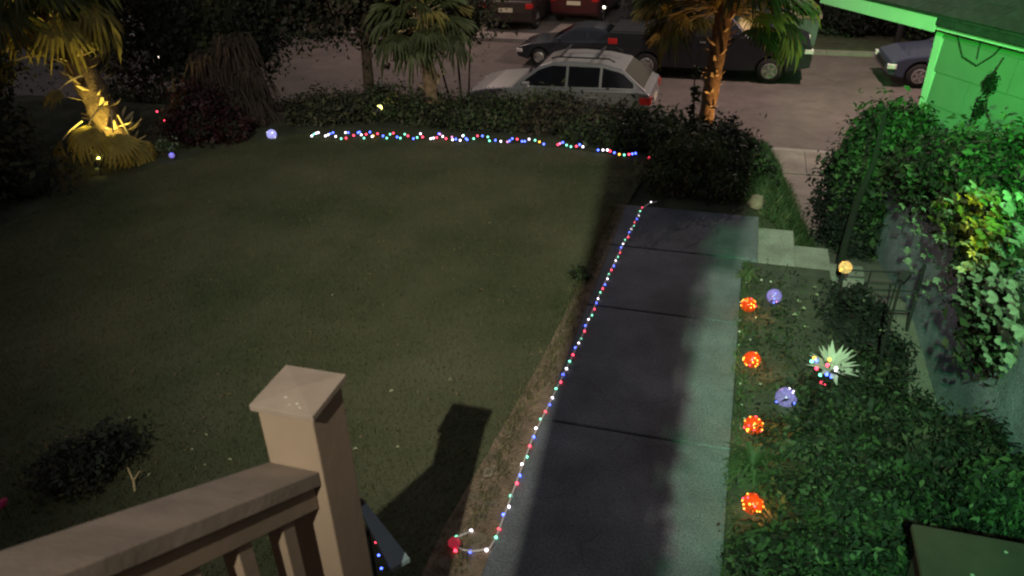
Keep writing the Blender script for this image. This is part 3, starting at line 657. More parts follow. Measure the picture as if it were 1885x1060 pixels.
t = thing('hedge_spotlight', 'small yellow spotlight on a stake below the trailing plant', 'spotlight', hp+Vector((-.42, -.46, -1.35)))
MB().tube([(0, 0, 0), (0, 0, 1.1)], .008, 6).obj('stake', m_black, t); MB().tube([(0, 0, 1.1), (.03, .05, 1.135)], [.025, .035], 10, False).obj('lamp_housing', m_black, t)

# gate rails
g = thing('iron_gate', 'thin dark iron gate rails at the foot of the steps', 'gate', (1.05, 6.35, -.6))
for x, y, h in [(0, 0, .62), (.62, .05, .66)]: MB().tube([(x, y, -.05), (x, y, h)], .014, 6).obj('post', m_iron, g)
for z in (.18, .38, .56): MB().tube([(0, 0, z), (.62, .05, z+.02)], .009, 6).obj('rail', m_iron, g)
for x in (.2, .42): MB().tube([(x, .02, .0), (x+.02, .02, .58)], .007, 5).obj('bar', m_iron, g)
# amber ball
def sphere_me(name, r, m, n=20, k=12): return MB().sphere((0, 0, 0), r, n, k).me(name, m, True)
ledpt = {c: sphere_me('led', 1.0, LED[c], 8, 6) for c in LED}
def ball(name, label, loc, r, m, cols, n, group=None, cat='light ball', lamp=None, h=.0):
    t = thing(name, label, cat, loc, 0, group)
    if h: MB().tube([(0, 0, -h), (0, 0, 0)], .006, 6).obj('stake', m_black, t)
    MB().lathe([(r*.45, -r*1.02), (r*.5, -r*.82), (r*.4, -r*.78)], 12).obj('base', m_black, t)
    link('shell', sphere_me('shell', r, m), t)
    for k in range(n):
        d = Vector((random.gauss(0, 1), random.gauss(0, 1)-.5, random.gauss(0, 1)*.8+.1)).normalized()*r*.97
        link('led', ledpt[random.choice(cols)], t, d, scale=(r*.10,)*3)
    if lamp: point(name+'_light', Vector(loc)+Vector((.05, -.06, r+.02)), lamp[0], lamp[1], .02)
    return t
tag(ball('amber_ball', 'amber glowing ball on a stake at the iron gate', (1.06, 6.36, -.02), .055, m_ye, 'y', 8, h=.5))
GO = 'four orange glowing balls in a row beside the path'
for (x, y), lb in zip([(1378, 561), (1384, 662), (1387, 783), (1386, 927)], ['furthest orange glowing ball, by the steps', 'second orange glowing ball counted from the steps', 'third orange glowing ball counted from the steps', 'nearest orange glowing ball, among the grass leaves']):
    p = at(x, y, .06); ball('orange_ball', lb, p, .058, m_or, 'yyyr', 16, GO, lamp=(.9, (1, .30, .06)))
ball('violet_ball', 'violet glowing ball near the steps, beside the furthest orange ball', at(1425, 545, .06), .058, m_pu, 'wbp', 4, 'violet glowing balls in the bed')
ball('violet_ball', 'violet glowing ball half sunk in the bed near the spiky flower light', at(1447, 732, .035), .068, m_pu, 'wwb', 5, 'violet glowing balls in the bed')
ball('violet_ball', 'pale blue glowing ball at the far left corner of the lawn', at(500, 247, .06), .062, glow_shell('blue_shell', (.50, .50, 1.0), .8, .3), 'wb', 6, 'violet glowing balls in the bed')
ball('blue_light_cluster', 'small bluish light on the ground beside the wine red bush', at(316, 286, .04), .035, m_pu, 'b', 6, lamp=(.10, (.5, .55, 1)))
shrub('small_plant', 'small silvery plant around the bluish light', at(300, 280, 0), [(0, 0, .05, .12, .1, .08), (.1, .03, .07, .07, .07, .07)], 260, .04, [m_leafs, m_leaf], per=8, spread=.03, core=False, cat='plant')
t = thing('berry_lights', 'four tiny pinkish lights hanging above the wine red bush', 'lights', (-7.0, 8.3, 0))
MB().tube([(0, 0, 0), (-.15, .1, .5), (-.1, .1, .75)], .006, 5).obj('stem', m_bark, t)
for (x, y) in [(289, 205), (306, 210), (316, 213), (302, 221)]:
    d = CF*PX_F + CR*(x-942.5) - CU*(y-530); p = Vector((0, 0, CAMZ))+d*(8.3/d.y)
    link('led', ledpt['r'], t, p-Vector(t.location), scale=(.012,)*3)
    MB().tube([p-Vector(t.location), (-.13, .1, .5)], .003, 4).obj('wire', m_dcable, t)

# spiky flower light
fl = thing('spiky_flower_light', 'pale spiky flower ornament with a cone of coloured lights', 'ornament', (.79, 4.46, -.04))
pm = MB().add([(0, -.012, 0), (0, .012, 0), (.09, .022, .015), (.09, -.022, .015), (.19, 0, -.005)], [(0, 1, 2, 3), (3, 2, 4)]).me('petal', m_fiberp)
for k in range(30):
    a = k*2.399; el = .15+1.05*(k/30)
    link('petal', pm, fl, (.01*cos(a), .01*sin(a), .22), (0, -el, a), (random.uniform(.75, 1.1),)*3)
MB().tube([(0, 0, -.05), (0, 0, .27)], [.012, .02], 8).obj('stem', m_leafs, fl)
for (x, y, c) in [(1494, 665, 'g'), (1503, 664, 'b'), (1523, 672, 'r'), (1503, 678, 'r'), (1539, 678, 'w'), (1538, 685, 'w'), (1510, 690, 'g'), (1522, 689, 'b'), (1530, 693, 'b'), (1513, 704, 'r'), (1520, 706, 'r'), (1516, 717, 'b'), (1499, 659, 'y'), (1527, 662, 'y')]:
    d = CF*PX_F + CR*(x-942.5) - CU*(y-530); p = Vector((0, 0, CAMZ))+d*(4.37/d.y)
    link('led', ledpt[c], fl, p-Vector(fl.location), scale=(.0115,)*3)
# bed plants
shrub('flowering_shrub', 'leafy shrub coloured black for shade, with few pale flowers, between steps and wall', (1.0, 5.4, -.1), [(0, 0, .05, .26, .34, .16), (.2, -.3, .0, .22, .3, .15), (.0, .42, .0, .22, .22, .14), (.2, .2, -.05, .16, .3, .15), (.1, -.6, 0, .22, .25, .12)], 11000, .04, [m_leafk, m_leafd], [3, 1], spread=.035)  # shade between steps and wall is put into the leaf colour
pm = MB().add([(0, 0, 0), (.01, .008, .006), (.022, 0, .004), (.01, -.008, .006)], [(0, 1, 2, 3)]).me('pale_petal', m_petal)
t = thing('pale_blossoms', 'scattered pale blossoms on top of the dark shaded leafy shrub', 'flowers', (1.0, 5.6, .2)); 
for (x, y) in [(1470, 556), (1478, 568), (1464, 580), (1484, 603), (1500, 530), (1502, 543), (1590, 555), (1624, 610), (1570, 648)]:
    p = at(x, y, .12)-Vector(t.location)
    for k in range(4): link('petal', pm, t, p+Vector((random.uniform(-.008, .008), 0, 0)), (random.uniform(-.5, .5), random.uniform(-.8, .2), k*1.6))
def fern(name, label, base, n, L, m, cat='plant', group=None, el0=.2, el1=1.2):
    t = thing(name, label, cat, base, 0, group); mb = MB()
    for k in range(n):
        a = k*2.399+random.uniform(-.3, .3); e = random.uniform(el0, el1); l = L*random.uniform(.6, 1.2); w = .007
        d = Vector((cos(a), sin(a), 0)); s_ = Vector((-sin(a), cos(a), 0))*w; up = Vector((0, 0, 1))
        p0 = d*random.uniform(0, .05); p1 = p0+d*l*.45*cos(e)+up*l*.5*sin(e); p2 = p0+d*l*(.95)*cos(e*.7)+up*l*(.55*sin(e)-.25)
        mb.add([p0-s_, p0+s_, p1+s_*1.3, p1-s_*1.3, p2], [(0, 1, 2, 3), (3, 2, 4)])
    mb.obj('blade_leaves', m, t); return t
for i, (x, y, lb) in enumerate([(1385, 860, 'arching grass plant between the two nearest orange balls'), (1430, 900, 'arching grass plant behind the nearest orange ball'), (1470, 850, 'arching grass plant below the half sunk violet ball')]):
    fern('grass_plant', lb, at(x, y, 0), 110, .22, m_leaf, group='arching grass plants beside the path')
fern('small_plant', 'small fern tuft by the corner of the steps', at(1375, 510, 0), 40, .12, m_leafl)
fern('small_plant', 'thin pale plant between the first two orange balls', at(1430, 720, 0), 40, .14, m_leafo)
BG = 'leafy bushes filling the bed at the lower right'
leaf_cloud('bed_cover', [(.55, 4.2, .0, .36, 1.9, .025), (.42, 5.2, .0, .2, 1.0, .02)], 5200, .028, [m_leaf, m_leafo, m_leafd], None, None, per=9, spread=.03, core=False)
tag(bpy.data.objects['bed_cover'], 'low creeping leaves on the soil round the glowing balls', 'ground cover', kind='stuff')
for (x, y, z, bl, n, ms, w, lb) in [
    (1560, 760, .0, [(0, 0, .08, .34, .3, .2), (.3, -.1, .1, .28, .26, .24), (.1, .3, .1, .2, .2, .2)], 13000, [m_leafd, m_leaf, m_leafo], [4, 1, 1], 'dark leafy bush below the spiky flower light'),
    (1480, 830, .0, [(0, 0, .05, .3, .25, .14), (.25, .1, .08, .25, .2, .18)], 9000, [m_leaf, m_leafd, m_leafo], [2, 2, 1], 'green leafy bush right of the third orange ball'),
    (1740, 860, .0, [(0, 0, .12, .32, .3, .26), (-.25, 0, .06, .26, .25, .2), (.2, -.3, .12, .3, .28, .24), (.28, .22, .05, .22, .2, .2)], 15000, [m_leafo, m_leafb, m_leafd], [2, 1.2, 2], 'brownish leafy bush in front of the blue grey wall'),
    (1560, 960, .0, [(0, 0, .12, .3, .26, .22), (-.24, .02, .06, .22, .22, .17), (.25, .05, .14, .24, .22, .2), (.05, .26, .1, .26, .2, .18)], 15000, [m_leaf, m_leafl, m_leafd], [2, .3, 3], 'green leafy bush right of the nearest orange ball'),
    (1500, 1050, .0, [(0, 0, .1, .28, .22, .2), (-.2, -.05, .05, .2, .2, .16), (.28, .0, .1, .22, .2, .2), (-.05, -.3, .1, .3, .25, .2)], 13000, [m_leaf, m_leafd, m_leafl], [2, 3, .5], 'dark green bush at the bottom edge of the bed'),
    (1850, 930, .1, [(0, 0, .1, .25, .22, .22), (.2, .1, .1, .2, .2, .2)], 7000, [m_leaf, m_leafl, m_leafd], [3, 1, 1], 'green leafy bush at the right edge above the brown board')]:
    bl = [(a_, b_, c_*.6, d_*.85, e_*.85, f_*.62) for a_, b_, c_, d_, e_, f_ in bl]
    ms = list(ms)+[m_leafd]; w = list(w)+[3]
    shrub('leafy_shrub', lb, at(x, y, z), bl, n, .042, ms, w, group=BG, spread=.04, asp=.45)
for x, y, L_, mm, lb in [(1545, 985, .30, m_leaf, 'long leaved tuft rising from the green bush right of the nearest orange ball'), (1490, 905, .26, m_leafo, 'olive tuft between the nearest orange ball and the bushes'),
                         (1640, 900, .30, m_leaf, 'long leaved tuft in front of the brownish bush'), (1700, 800, .26, m_leafo, 'olive tuft at the foot of the blue grey wall'), (1420, 1010, .28, m_leaf, 'tuft of long leaves at the bottom of the bed beside the path'), (1620, 1010, .24, m_leafo, 'olive tuft beside the brown board')]:
    fern('grass_plant', lb, at(x, y, .04), 80, L_, mm, group='long leaved tufts among the lower right bushes', el0=.5, el1=1.4)
# pebbles along the path edge
pb = MB().sphere((0, 0, 0), 1, 6, 4, .6).me('pebble', m_peb, True)
for (x, y) in [(1362, 610), (1364, 590), (1361, 635), (1366, 706), (1365, 745), (1372, 700), (1368, 770), (1398, 706), (1371, 520), (1400, 515), (1420, 518), (1390, 585), (1380, 625), (1363, 556)]:
    o = link('pebble', pb, None, at(x+random.uniform(-3, 3), y, .012), (0, 0, random.random()*3), (random.uniform(.008, .014),)*3)
    tag(o, 'small pale pebble on the soil between path edge and glowing balls', 'pebble', 'pale pebbles along the right edge of the path')
# creeping leaves over the path's right edge near the bottom
# ------------------------------------------------------------------ light strings
def string_pts(P, step):
    out = []; acc = 0
    for a, b in zip(P[:-1], P[1:]):
        a, b = Vector(a), Vector(b); L = (b-a).length
        while acc < L: out.append(a+(b-a)*(acc/L)); acc += step
        acc -= L
    return out
bulb = {c: sphere_me('bulb', .0092, LED[c], 8, 6) for c in LED}
rope = thing('rope_light', 'long rope of coloured lights laid along the left edge of the path', 'string lights', (-.96, 2.65, .03))
rp = [(-1.09, 2.70, .035), (-1.16, 2.64, .035), (-1.13, 2.57, .035), (-1.03, 2.575, .035), (-.96, 2.62, .035), (-.95, 2.70, .035)]
xs = [(-.955, 3.0), (-.965, 3.5), (-.935, 4.04), (-.90, 4.7), (-.885, 5.4), (-.85, 6.1), (-.81, 6.7), (-.79, 7.06), (-.74, 7.2), (-.66, 7.28)]
rp += [(x, y, .035) for x, y in xs]
o = MB().tube([Vector(p)-Vector(rope.location) for p in string_pts(rp, .05)], .0055, 6).obj('cable', m_cable, rope, sm=True)
seq = 'wgrb'
for i, p in enumerate(string_pts(rp, .083)):
    p = p+Vector((random.uniform(-.006, .006), random.uniform(-.014, .014), random.uniform(-.008, .004)))
    if p.y > 7.12 and i % 2: continue
    s_ = 1.0 if p.y < 4.5 else .85
    link('bulb', bulb[seq[i % 4]], rope, p-Vector(rope.location), scale=(s_,)*3)
m_gr = MB().sphere((0, 0, 0), .035, 10, 7, .7).obj('end_plug', mat('red_plug', (.3, .03, .05), .4, .1, emit=(1, .05, .1), es=.25), rope, sm=True); m_gr.location = Vector((-1.15, 2.60, .04))-Vector(rope.location)
# a net of lights at the far edge of the lawn
far = thing('string_lights', 'tangled string of many coloured lights along the far edge of the lawn', 'string lights', (-3.2, 8.7, .05))
L0 = "573,250,w 577,247,g 581,245,w 585,244,w 598,250,w 603,248,w 607,246,b 612,244,b 617,251,w 627,255,g 635,244,w 640,244,b 636,254,r 650,249,r 658,244,b 661,243,b 664,248,w 673,247,r 680,243,b 669,254,g 684,251,w 686,250,y 694,246,r 704,250,b 711,254,g 717,247,g 723,245,r 730,252,b 736,254,g 744,247,g 750,250,r 760,255,b 767,253,g 773,246,w 777,252,r 792,255,w 797,254,w 803,253,r 807,246,b 809,247,p 814,251,w 820,255,r 831,252,p 832,257,w 838,256,b 846,258,w 851,250,w 852,249,g 857,255,b 859,257,b 871,255,g 878,250,r 887,250,b 897,252,g 900,259,g 911,258,b 921,260,w 933,261,p 937,259,b 942,255,b 951,256,r 960,260,b 965,260,b 973,256,w 984,258,g 992,261,y 1000,265,b 1026,266,r 1030,264,p 1035,262,b 1042,267,g 1050,270,g 1060,269,r 1066,266,b 1072,270,w 1100,276,b 1109,276,w 1117,276,w 1122,278,r 1130,281,b 1139,284,y 1148,285,g 1157,284,r 1163,283,b 1169,282,b 1193,290,r"
bs = []
for s_ in L0.split():
    x, y, c = s_.split(','); bs.append((at(float(x)+1, float(y), .06+random.uniform(-.02, .02)), c))
bs.sort(key=lambda b: b[0].x)
for p, c in bs: link('bulb', bulb[c], far, p-Vector(far.location), scale=(1.4,)*3)
MB().tube([b[0]-Vector(far.location)-Vector((0, 0, .008)) for b in bs], .003, 5).obj('cable', m_dcable, far)

# ------------------------------------------------------------------ stair rail in the foreground
ra = thing('stair_railing', 'tan painted wooden stair railing sloping down to a capped square post', 'railing', (-1.05, 1.43, 0))
MB().box(-.082, .082, -.082, .082, -.02, 1.915).obj('post', m_wood, ra, bevel=.005)
cap = MB().box(-.094, .094, -.094, .094, 1.915, 1.934); cap.add([(-.094, -.094, 1.9342), (.094, -.094, 1.9342), (.094, .094, 1.9342), (-.094, .094, 1.9342), (0, 0, 1.944)], [(0, 1, 4), (1, 2, 4), (2, 3, 4), (3, 0, 4)])
pc = cap.obj('post_cap', m_woodd, ra, bevel=.002)
for (x, y, r) in [(-.012, -.045, .007), (.03, -.06, .006), (.045, -.072, .006), (.012, -.068, .005)]:
    wc = MB().sphere((0, 0, 0), r*.6, 7, 4, .12).obj('worn_paint_chip', m_speck, pc); wc.location = (x, y, 1.9445-.0098*max(abs(x), abs(y))/.094); wc.scale = (random.uniform(.6, 2.2), random.uniform(.5, 1.2), 1); wc.rotation_euler = (0, 0, random.uniform(0, 3))
sl = .61; ang = math.atan(sl)
def along(name, x0, x1, dz0, dz1, y0, y1, m, bev=.004, ztop=1.72, yref=-.07):
    zz = lambda yy: ztop+sl*(yref-yy)
    vs = []
    for yy in (y0, y1):
        vs += [(x0, yy, zz(yy)+dz0), (x1, yy, zz(yy)+dz0), (x1, yy, zz(yy)+dz1), (x0, yy, zz(yy)+dz1)]
    return MB().add(vs, [(0, 1, 2, 3), (7, 6, 5, 4), (0, 4, 5, 1), (1, 5, 6, 2), (2, 6, 7, 3), (3, 7, 4, 0)]).obj(name, m, ra, bevel=bev)
along('handrail', -.085, .072, -.052, 0, -2.2, -.084, m_woodd)
along('rail_board', -.022, .05, -.145, -.055, -2.2, -.084, m_wood)
along('bottom_rail', -.025, .045, -.92, -.83, -2.2, -.084, m_wood)
k = 0; yy = -.21
while yy > -1.9:
    zt = 1.72+sl*(-.07-yy)-.146
    MB().box(-.014, .036, yy-.026, yy+.026, zt-.70, zt-.0).obj('baluster', m_wood, ra, bevel=.003); yy -= .168
# stair flight and porch floor beneath the camera
stp = thing('porch_stairs', 'wooden porch stairs going down beside the railing', 'stairs', (-.45, 0, 0))
for i in range(6):
    MB().box(-.5, .75, 1.42-.28*(i+1)+.0, 1.42-.28*i-.006, .70+.17*i-.04, .70+.17*i).obj('tread', m_slab, stp, bevel=.004)
# grey panel with a knob, beside the post
pn = thing('solar_panel', 'narrow grey blue panel with a black knob beside the railing post', 'panel', (-1.22, 1.93, .0))
MB().tube([(0, 0, 0), (-.02, .02, .80)], .010, 6).obj('stake', m_black, pn)
A = Vector((-.045, .05, .90)); Bq = Vector((.20, -.16, .86)); s1 = Vector((.03, .04, 0))
MB().add([A-s1*.35, A+s1*.35, Bq+s1, Bq-s1*.6, A-s1*.35-Vector((0, 0, .02)), A+s1*.35-Vector((0, 0, .02)), Bq+s1-Vector((0, 0, .02)), Bq-s1*.6-Vector((0, 0, .02))],
         [(0, 1, 2, 3), (7, 6, 5, 4), (0, 4, 5, 1), (1, 5, 6, 2), (2, 6, 7, 3), (3, 7, 4, 0)]).obj('panel_plate', m_panel, pn)
MB().sphere(A+Vector((-.01, .01, .0)), .018, 10, 6).obj('knob', m_black, pn, sm=True)
t = thing('indicator_lights', 'red and violet lights low behind the railing post', 'lights', (-1.12, 1.75, .6))
MB().tube([(0, 0, .4), (.06, -.1, .3), (.1, -.2, .1)], .006, 5).obj('cable', m_dcable, t)
for (x, y, c) in [(689, 998, 'r'), (694, 1022, 'b'), (699, 1046, 'b')]:
    link('led', ledpt[c], t, at(x+3, y, .8)-Vector(t.location), scale=(.005,)*3)
# brown board at the lower right
bx = thing('wooden_box', 'flat brown board top of a box at the bottom right corner', 'box', (1.6, 2.2, 0))
MB().box(-.62, .8, -.7, .67, .46, .50).obj('top_board', m_slab, bx, bevel=.015); MB().box(-.58, .76, -.66, .63, -.0, .456).obj('body', m_slab, bx)
for (x, y) in [(1852, 1016), (1790, 1058)]:
    o = MB().sphere((0, 0, 0), .008, 7, 4, .2).obj('worn_paint_chip', m_speck, bx); o.location = at(x, y, .5015)-Vector(bx.location)

# ------------------------------------------------------------------ neighbour's house (green lit wall)
nh = thing('neighbour_house', 'white sided house at the right washed in green light', 'house', (2.5, 11.9, -2.52), 0)
dN = Vector((.55, -.835, 0)).normalized(); nN = Vector((.835, .55, 0)).normalized()      # along the wall to us / into the house
RZ = math.atan2(dN.y, dN.x)
# local frame: x along wall toward us, y outward... build in local coords with z rotation
nh.rotation_euler = (0, 0, RZ)      # local +x = dN, local +y = nN (into the house)
MB().box(0, 8, .03, 6, 0, 3.5).obj('wall', m_bark, nh)
MB().box(-.02, .10, -.03, .028, 0.1, 3.50).obj('corner_board', m_fascia, nh, bevel=.004)
z = .25; row = 0
while z < 3.5:
    x = .105; off = (row % 2)*.6
    first = True
    while x < 8:
        L = (1.2-off) if first and off else 1.2; first = False
        x1 = min(8, x+L); h = min(.44, 3.50-z)
        if h > .05:
            mb = MB().add([(x+.006, .004, z+h-.012), (x1-.006, .004, z+h-.012), (x1-.006, -.036, z), (x+.006, -.036, z), (x+.006, .026, z+h-.012), (x1-.006, .026, z+h-.012), (x1-.006, .026, z), (x+.006, .026, z)],
                           [(3, 2, 1, 0), (4, 5, 6, 7), (0, 1, 5, 4), (3, 7, 6, 2), (0, 4, 7, 3), (1, 2, 6, 5)])
            mb.obj('siding_board', m_siding, nh)
        x = x1
    z += .44; row += 1
# eave: fascia in two boards, soffit, roof with shingle courses
for a, b in [(-2.05, -.95), (-.944, .30)]:
    MB().box(a, b, -.40, -.37, 3.47, 3.66).obj('fascia_board', m_fascia, nh, bevel=.004)
MB().box(.306, 8, -.40, -.37, 3.56, 3.66).obj('gutter', m_roof, nh, bevel=.004)
MB().box(-2.05, 8, -.368, .0, 3.503, 3.525).obj('soffit', m_fascia, nh)
rf = MB().add([(-2.08, -.43, 3.665), (8, -.43, 3.665), (8, 4.5, 5.3), (-2.08, 4.5, 5.3), (-2.08, -.43, 3.69), (8, -.43, 3.69), (8, 4.5, 5.35), (-2.08, 4.5, 5.35)], [(3, 2, 1, 0), (4, 5, 6, 7), (0, 1, 5, 4), (0, 4, 7, 3), (2, 3, 7, 6)]).obj('roof', m_roof, nh)
for r in range(14):
    y0 = -.45+r*.22; z0 = 3.70+(r*.22)*.3365
    x = -2.09-(r % 2)*.15
    while x < 4.2:
        wv = .42*random.uniform(.9, 1.1)
        o = MB().box(0, wv-.008, 0, .245, 0, .014).obj('shingle', m_roof, rf); o.location = (x, y0, z0+random.uniform(0, .004)); o.rotation_euler = (math.atan(.3365), 0, 0); x += wv
# climbing vines and cables on the wall
t = thing('wall_vine', 'dark climbing vines on the green lit wall', 'vine', (2.5, 11.9, -2.52)); t.rotation_euler = (0, 0, RZ)
for pts_, lf in [([(1.15, -.06, 3.3), (1.05, -.07, 3.0), (1.10, -.06, 2.7), (.95, -.06, 2.3), (.9, -.05, 1.7)], [(1.08, -.08, 2.95, .05, .04, .12), (1.02, -.08, 2.6, .04, .03, .15)]),
                 ([(2.15, -.06, 3.45), (2.0, -.07, 3.1), (2.02, -.06, 2.8), (1.85, -.06, 2.2), (1.8, -.06, 1.5)], [(2.03, -.08, 2.95, .06, .04, .13), (1.95, -.08, 2.5, .04, .03, .2), (1.85, -.09, 1.9, .12, .06, .2)]),
                 ([(1.05, -.06, 2.7), (1.4, -.06, 2.3), (1.7, -.05, 1.9)], []), ([(.6, -.05, 1.9), (.9, -.05, 2.3), (1.03, -.05, 2.7)], []), ([(1.4, -.05, 2.0), (1.9, -.05, 2.4)], [])]:
    MB().tube(pts_, .012, 5).obj('vine_stem', m_bark, t)
    if lf: leaf_cloud('foliage', lf, 600, .05, [m_leafd], None, t, per=12, spread=.03, core=False)
cb = MB(); cb.tube([(.35, -.06, 3.45), (.55, -.07, 3.18), (.8, -.07, 3.12), (1.0, -.06, 3.3), (1.1, -.06, 3.46)], .010, 5)
cb.tube([(.75, -.06, 3.46), (.78, -.07, 3.2)], .008, 5); cb.tube([(2.1, -.06, 3.45), (2.5, -.07, 3.3), (3.0, -.07, 3.42)], .010, 5)
t2 = tag(cb.obj('hanging_cable', m_dcable), 'dark cable looped under the eave of the green wall', 'cable'); t2.location = (2.5, 11.9, -2.52); t2.rotation_euler = (0, 0, RZ)

# ------------------------------------------------------------------ vehicles
def extr_profile(prof, w, inset, m, name, parent, bevel=.04):
    n = len(prof); mb = MB(); vs = [(x, -w, z) for x, z in prof]+[(x, w, z) for x, z in prof]
    mb.add(vs, [tuple(range(n)), tuple(range(2*n-1, n-1, -1))]+[(i, n+i, n+(i+1) % n, (i+1) % n) for i in range(n)])
    o = mb.obj(name, m, parent, bevel=bevel); return o
def arc(cx, cz, r, n=9, flip=False):
    a = [(cx+r*cos(pi*i/n), cz+r*sin(pi*i/n)) for i in range(n+1)]
    return a if not flip else a[::-1]
def wheel(parent, x, y, r, w, rim=m_rim):
    t = MB().lathe([(r*.55, -w/2), (r*.92, -w/2), (r, -w*.3), (r, w*.3), (r*.92, w/2), (r*.55, w/2)], 20).obj('wheel', m_tyre, parent, sm=True, loc=(x, y, r), rot=(pi/2, 0, 0))
    s = 1 if y > 0 else -1; zo = -s*(w/2-.02)
    mb = MB().lathe([(r*.58, zo), (r*.6, zo-s*.02), (r*.52, zo-s*.03), (r*.5, zo+s*.03), (.01, zo+s*.02)], 20)
    for k in range(5):
        a = k*2*pi/5; mb.box(.02, r*.55, -.03, .03, min(zo, zo-s*.025), max(zo, zo-s*.025), Matrix.Rotation(a, 3, 'Z'))
    mb.obj('rim', rim, t)
    return t
def car(name, label, loc, rz, paint, L=4.6, W=1.85, kind='suv', group=None, rails=False, tail=True):
    """nose towards local -x"""
    t = thing(name, label, 'car' if kind != 'truck' else 'pickup truck', loc, rz, group)
    h = W/2; r = .36 if kind != 'sedan' else .33; xf, xr = -L*.31, L*.30
    if kind == 'suv':
        top = [(-L/2+.03, .45), (-L/2, .68), (-L/2+.08, .90), (-L/2+.55, 1.02), (-L*.22, 1.10), (L*.44, 1.16), (L/2-.02, 1.08), (L/2, .72), (L/2-.02, .42)]
        gb = [(-L*.235, 1.08), (L*.47, 1.14)]; gt = [(-L*.085, 1.56), (-L*.02, 1.65), (L*.10, 1.68), (L*.24, 1.65), (L*.345, 1.56)]
    elif kind == 'sedan':
        top = [(-L/2+.03, .35), (-L/2, .52), (-L/2+.08, .70), (-L/2+.5, .83), (-L*.20, .93), (L*.38, 1.0), (L/2-.05, .97), (L/2, .65), (L/2-.02, .35)]
        gb = [(-L*.22, .92), (L*.40, .99)]; gt = [(-L*.05, 1.34), (L*.02, 1.42), (L*.14, 1.42), (L*.22, 1.37)]
    else:
        top = [(-L/2+.03, .5), (-L/2, .75), (-L/2+.05, 1.05), (-L/2+.3, 1.15), (-L*.20, 1.22), (L*.12, 1.25), (L*.12, 1.25), (L/2-.02, 1.25), (L/2, .8), (L/2-.02, .5)]
        top = [p for i, p in enumerate(top) if i == 0 or p != top[i-1]]
        gb = [(-L*.20, 1.20), (L*.13, 1.24)]; gt = [(-L*.10, 1.75), (-L*.06, 1.80), (L*.06, 1.80), (L*.10, 1.78)]
    bot = .24 if kind != 'truck' else .35
    prof = top + [(xr+r*1.18, bot)] + arc(xr, r, r*1.14)[0:] + [(xr-r*1.18, bot), (xf+r*1.18, bot)] + arc(xf, r, r*1.14) + [(xf-r*1.18, bot)]
    body = extr_profile(prof, h, .05, paint, 'body', t, .045)
    MB().box(-L*.40, L*.40, -h*.8, h*.8, .3, .8).obj('underbody', m_black, t)
    # greenhouse
    zb, zt = gb[0][1], max(p[1] for p in gt)
    def yw(z): return h*.95-(h*.95-h*.70)*(z-zb)/(zt-zb)
    g = gb[:1]+gt+gb[1:]; n = len(g)
    vs = [(x, -yw(z_), z_) for x, z_ in g]+[(x, yw(z_), z_) for x, z_ in g]
    MB().add(vs, [tuple(range(n)), tuple(range(2*n-1, n-1, -1))]+[(i, n+i, n+i+1, i+1) for i in range(n-1)]).obj('cabin', paint, t, bevel=.03)
    # side windows
    x0, x1 = gb[0][0]+.28, gb[1][0]-.25
    def zroof(x):
        P = [gb[0]]+gt+[gb[1]]
        for a, b in zip(P[:-1], P[1:]):
            if a[0] <= x <= b[0]: return a[1]+(b[1]-a[1])*(x-a[0])/(b[0]-a[0]+1e-6)
        return zt
    cuts = {'suv': [.0, .40, .70, 1.0], 'sedan': [.0, .5, .92], 'truck': [.0, .55, .95]}[kind]
    for a, b in zip(cuts[:-1], cuts[1:]):
        xa = x0+(x1-x0)*a+.03; xb = x0+(x1-x0)*b-.03; N_ = 6
        for s in (-1, 1):
            lo = []; up = []
            for i in range(N_+1):
                x = xa+(xb-xa)*i/N_; zl = zb+.05+(gb[1][1]-zb)*(x-gb[0][0])/(gb[1][0]-gb[0][0]); zu = max(zl+.01, min(zroof(x)-.07, zt-.10))
                lo.append((x, s*(yw(zl)+.008), zl)); up.append((x, s*(yw(zu)+.008), zu))
            v = lo+up; f = [(i, i+1, N_+2+i, N_+1+i) for i in range(N_)]
            MB().add(v, f).obj('window', m_glass, t)
    # windscreen and rear window
    for (p, q, s, nm) in [(gb[0], gt[0], -1, 'windscreen'), (gb[1], gt[-1], 1, 'rear_window')]:
        a = Vector((p[0], 0, p[1])); b = Vector((q[0], 0, q[1])); nn = Vector((-(b.z-a.z), 0, b.x-a.x)).normalized()
        if nn.z < 0: nn = -nn
        a2 = a.lerp(b, .10)+nn*.008; b2 = a.lerp(b, .92)+nn*.008
        MB().add([(a2.x, -yw(a2.z)+.06, a2.z), (a2.x, yw(a2.z)-.06, a2.z), (b2.x, yw(b2.z)-.06, b2.z), (b2.x, -yw(b2.z)+.06, b2.z)], [(0, 1, 2, 3)]).obj(nm, m_glass, t)
    for x in (xf, xr):
        for s in (-1, 1): wheel(t, x, s*(h-.12), r, .22)
    zl = top[2][1]-.12
    for s in (-1, 1):
        MB().box(-L/2-.012, -L/2+.22, s*h*.93-.10, s*h*.93+.075*(s > 0)+.02*(s < 0)+.0, zl-.07, zl+.06).obj('headlight', m_head, t, bevel=.02)
        zt_ = top[-2][1]+.20
        MB().box(L/2-.26, L/2+.012, min(s*(h+.008), s*(h-.22)), max(s*(h+.008), s*(h-.22)), zt_-.07, zt_+.10).obj('tail_lamp', m_tail, t, bevel=.02)
        mi = MB().box(gb[0][0]+.33, gb[0][0]+.47, min(s*(h-.02), s*(h+.17)), max(s*(h-.02), s*(h+.17)), zb+.03, zb+.17).obj('mirror', paint, t, bevel=.02)
        dz = zb-.14
        for xd in ([-.02, L*.19] if kind == 'suv' else [0.05, L*.16]):
            MB().box(xd, xd+.17, min(s*(h+.0), s*(h+.03)), max(s*(h+.0), s*(h+.03)), dz, dz+.035).obj('door_handle', m_chrome, t, bevel=.008)
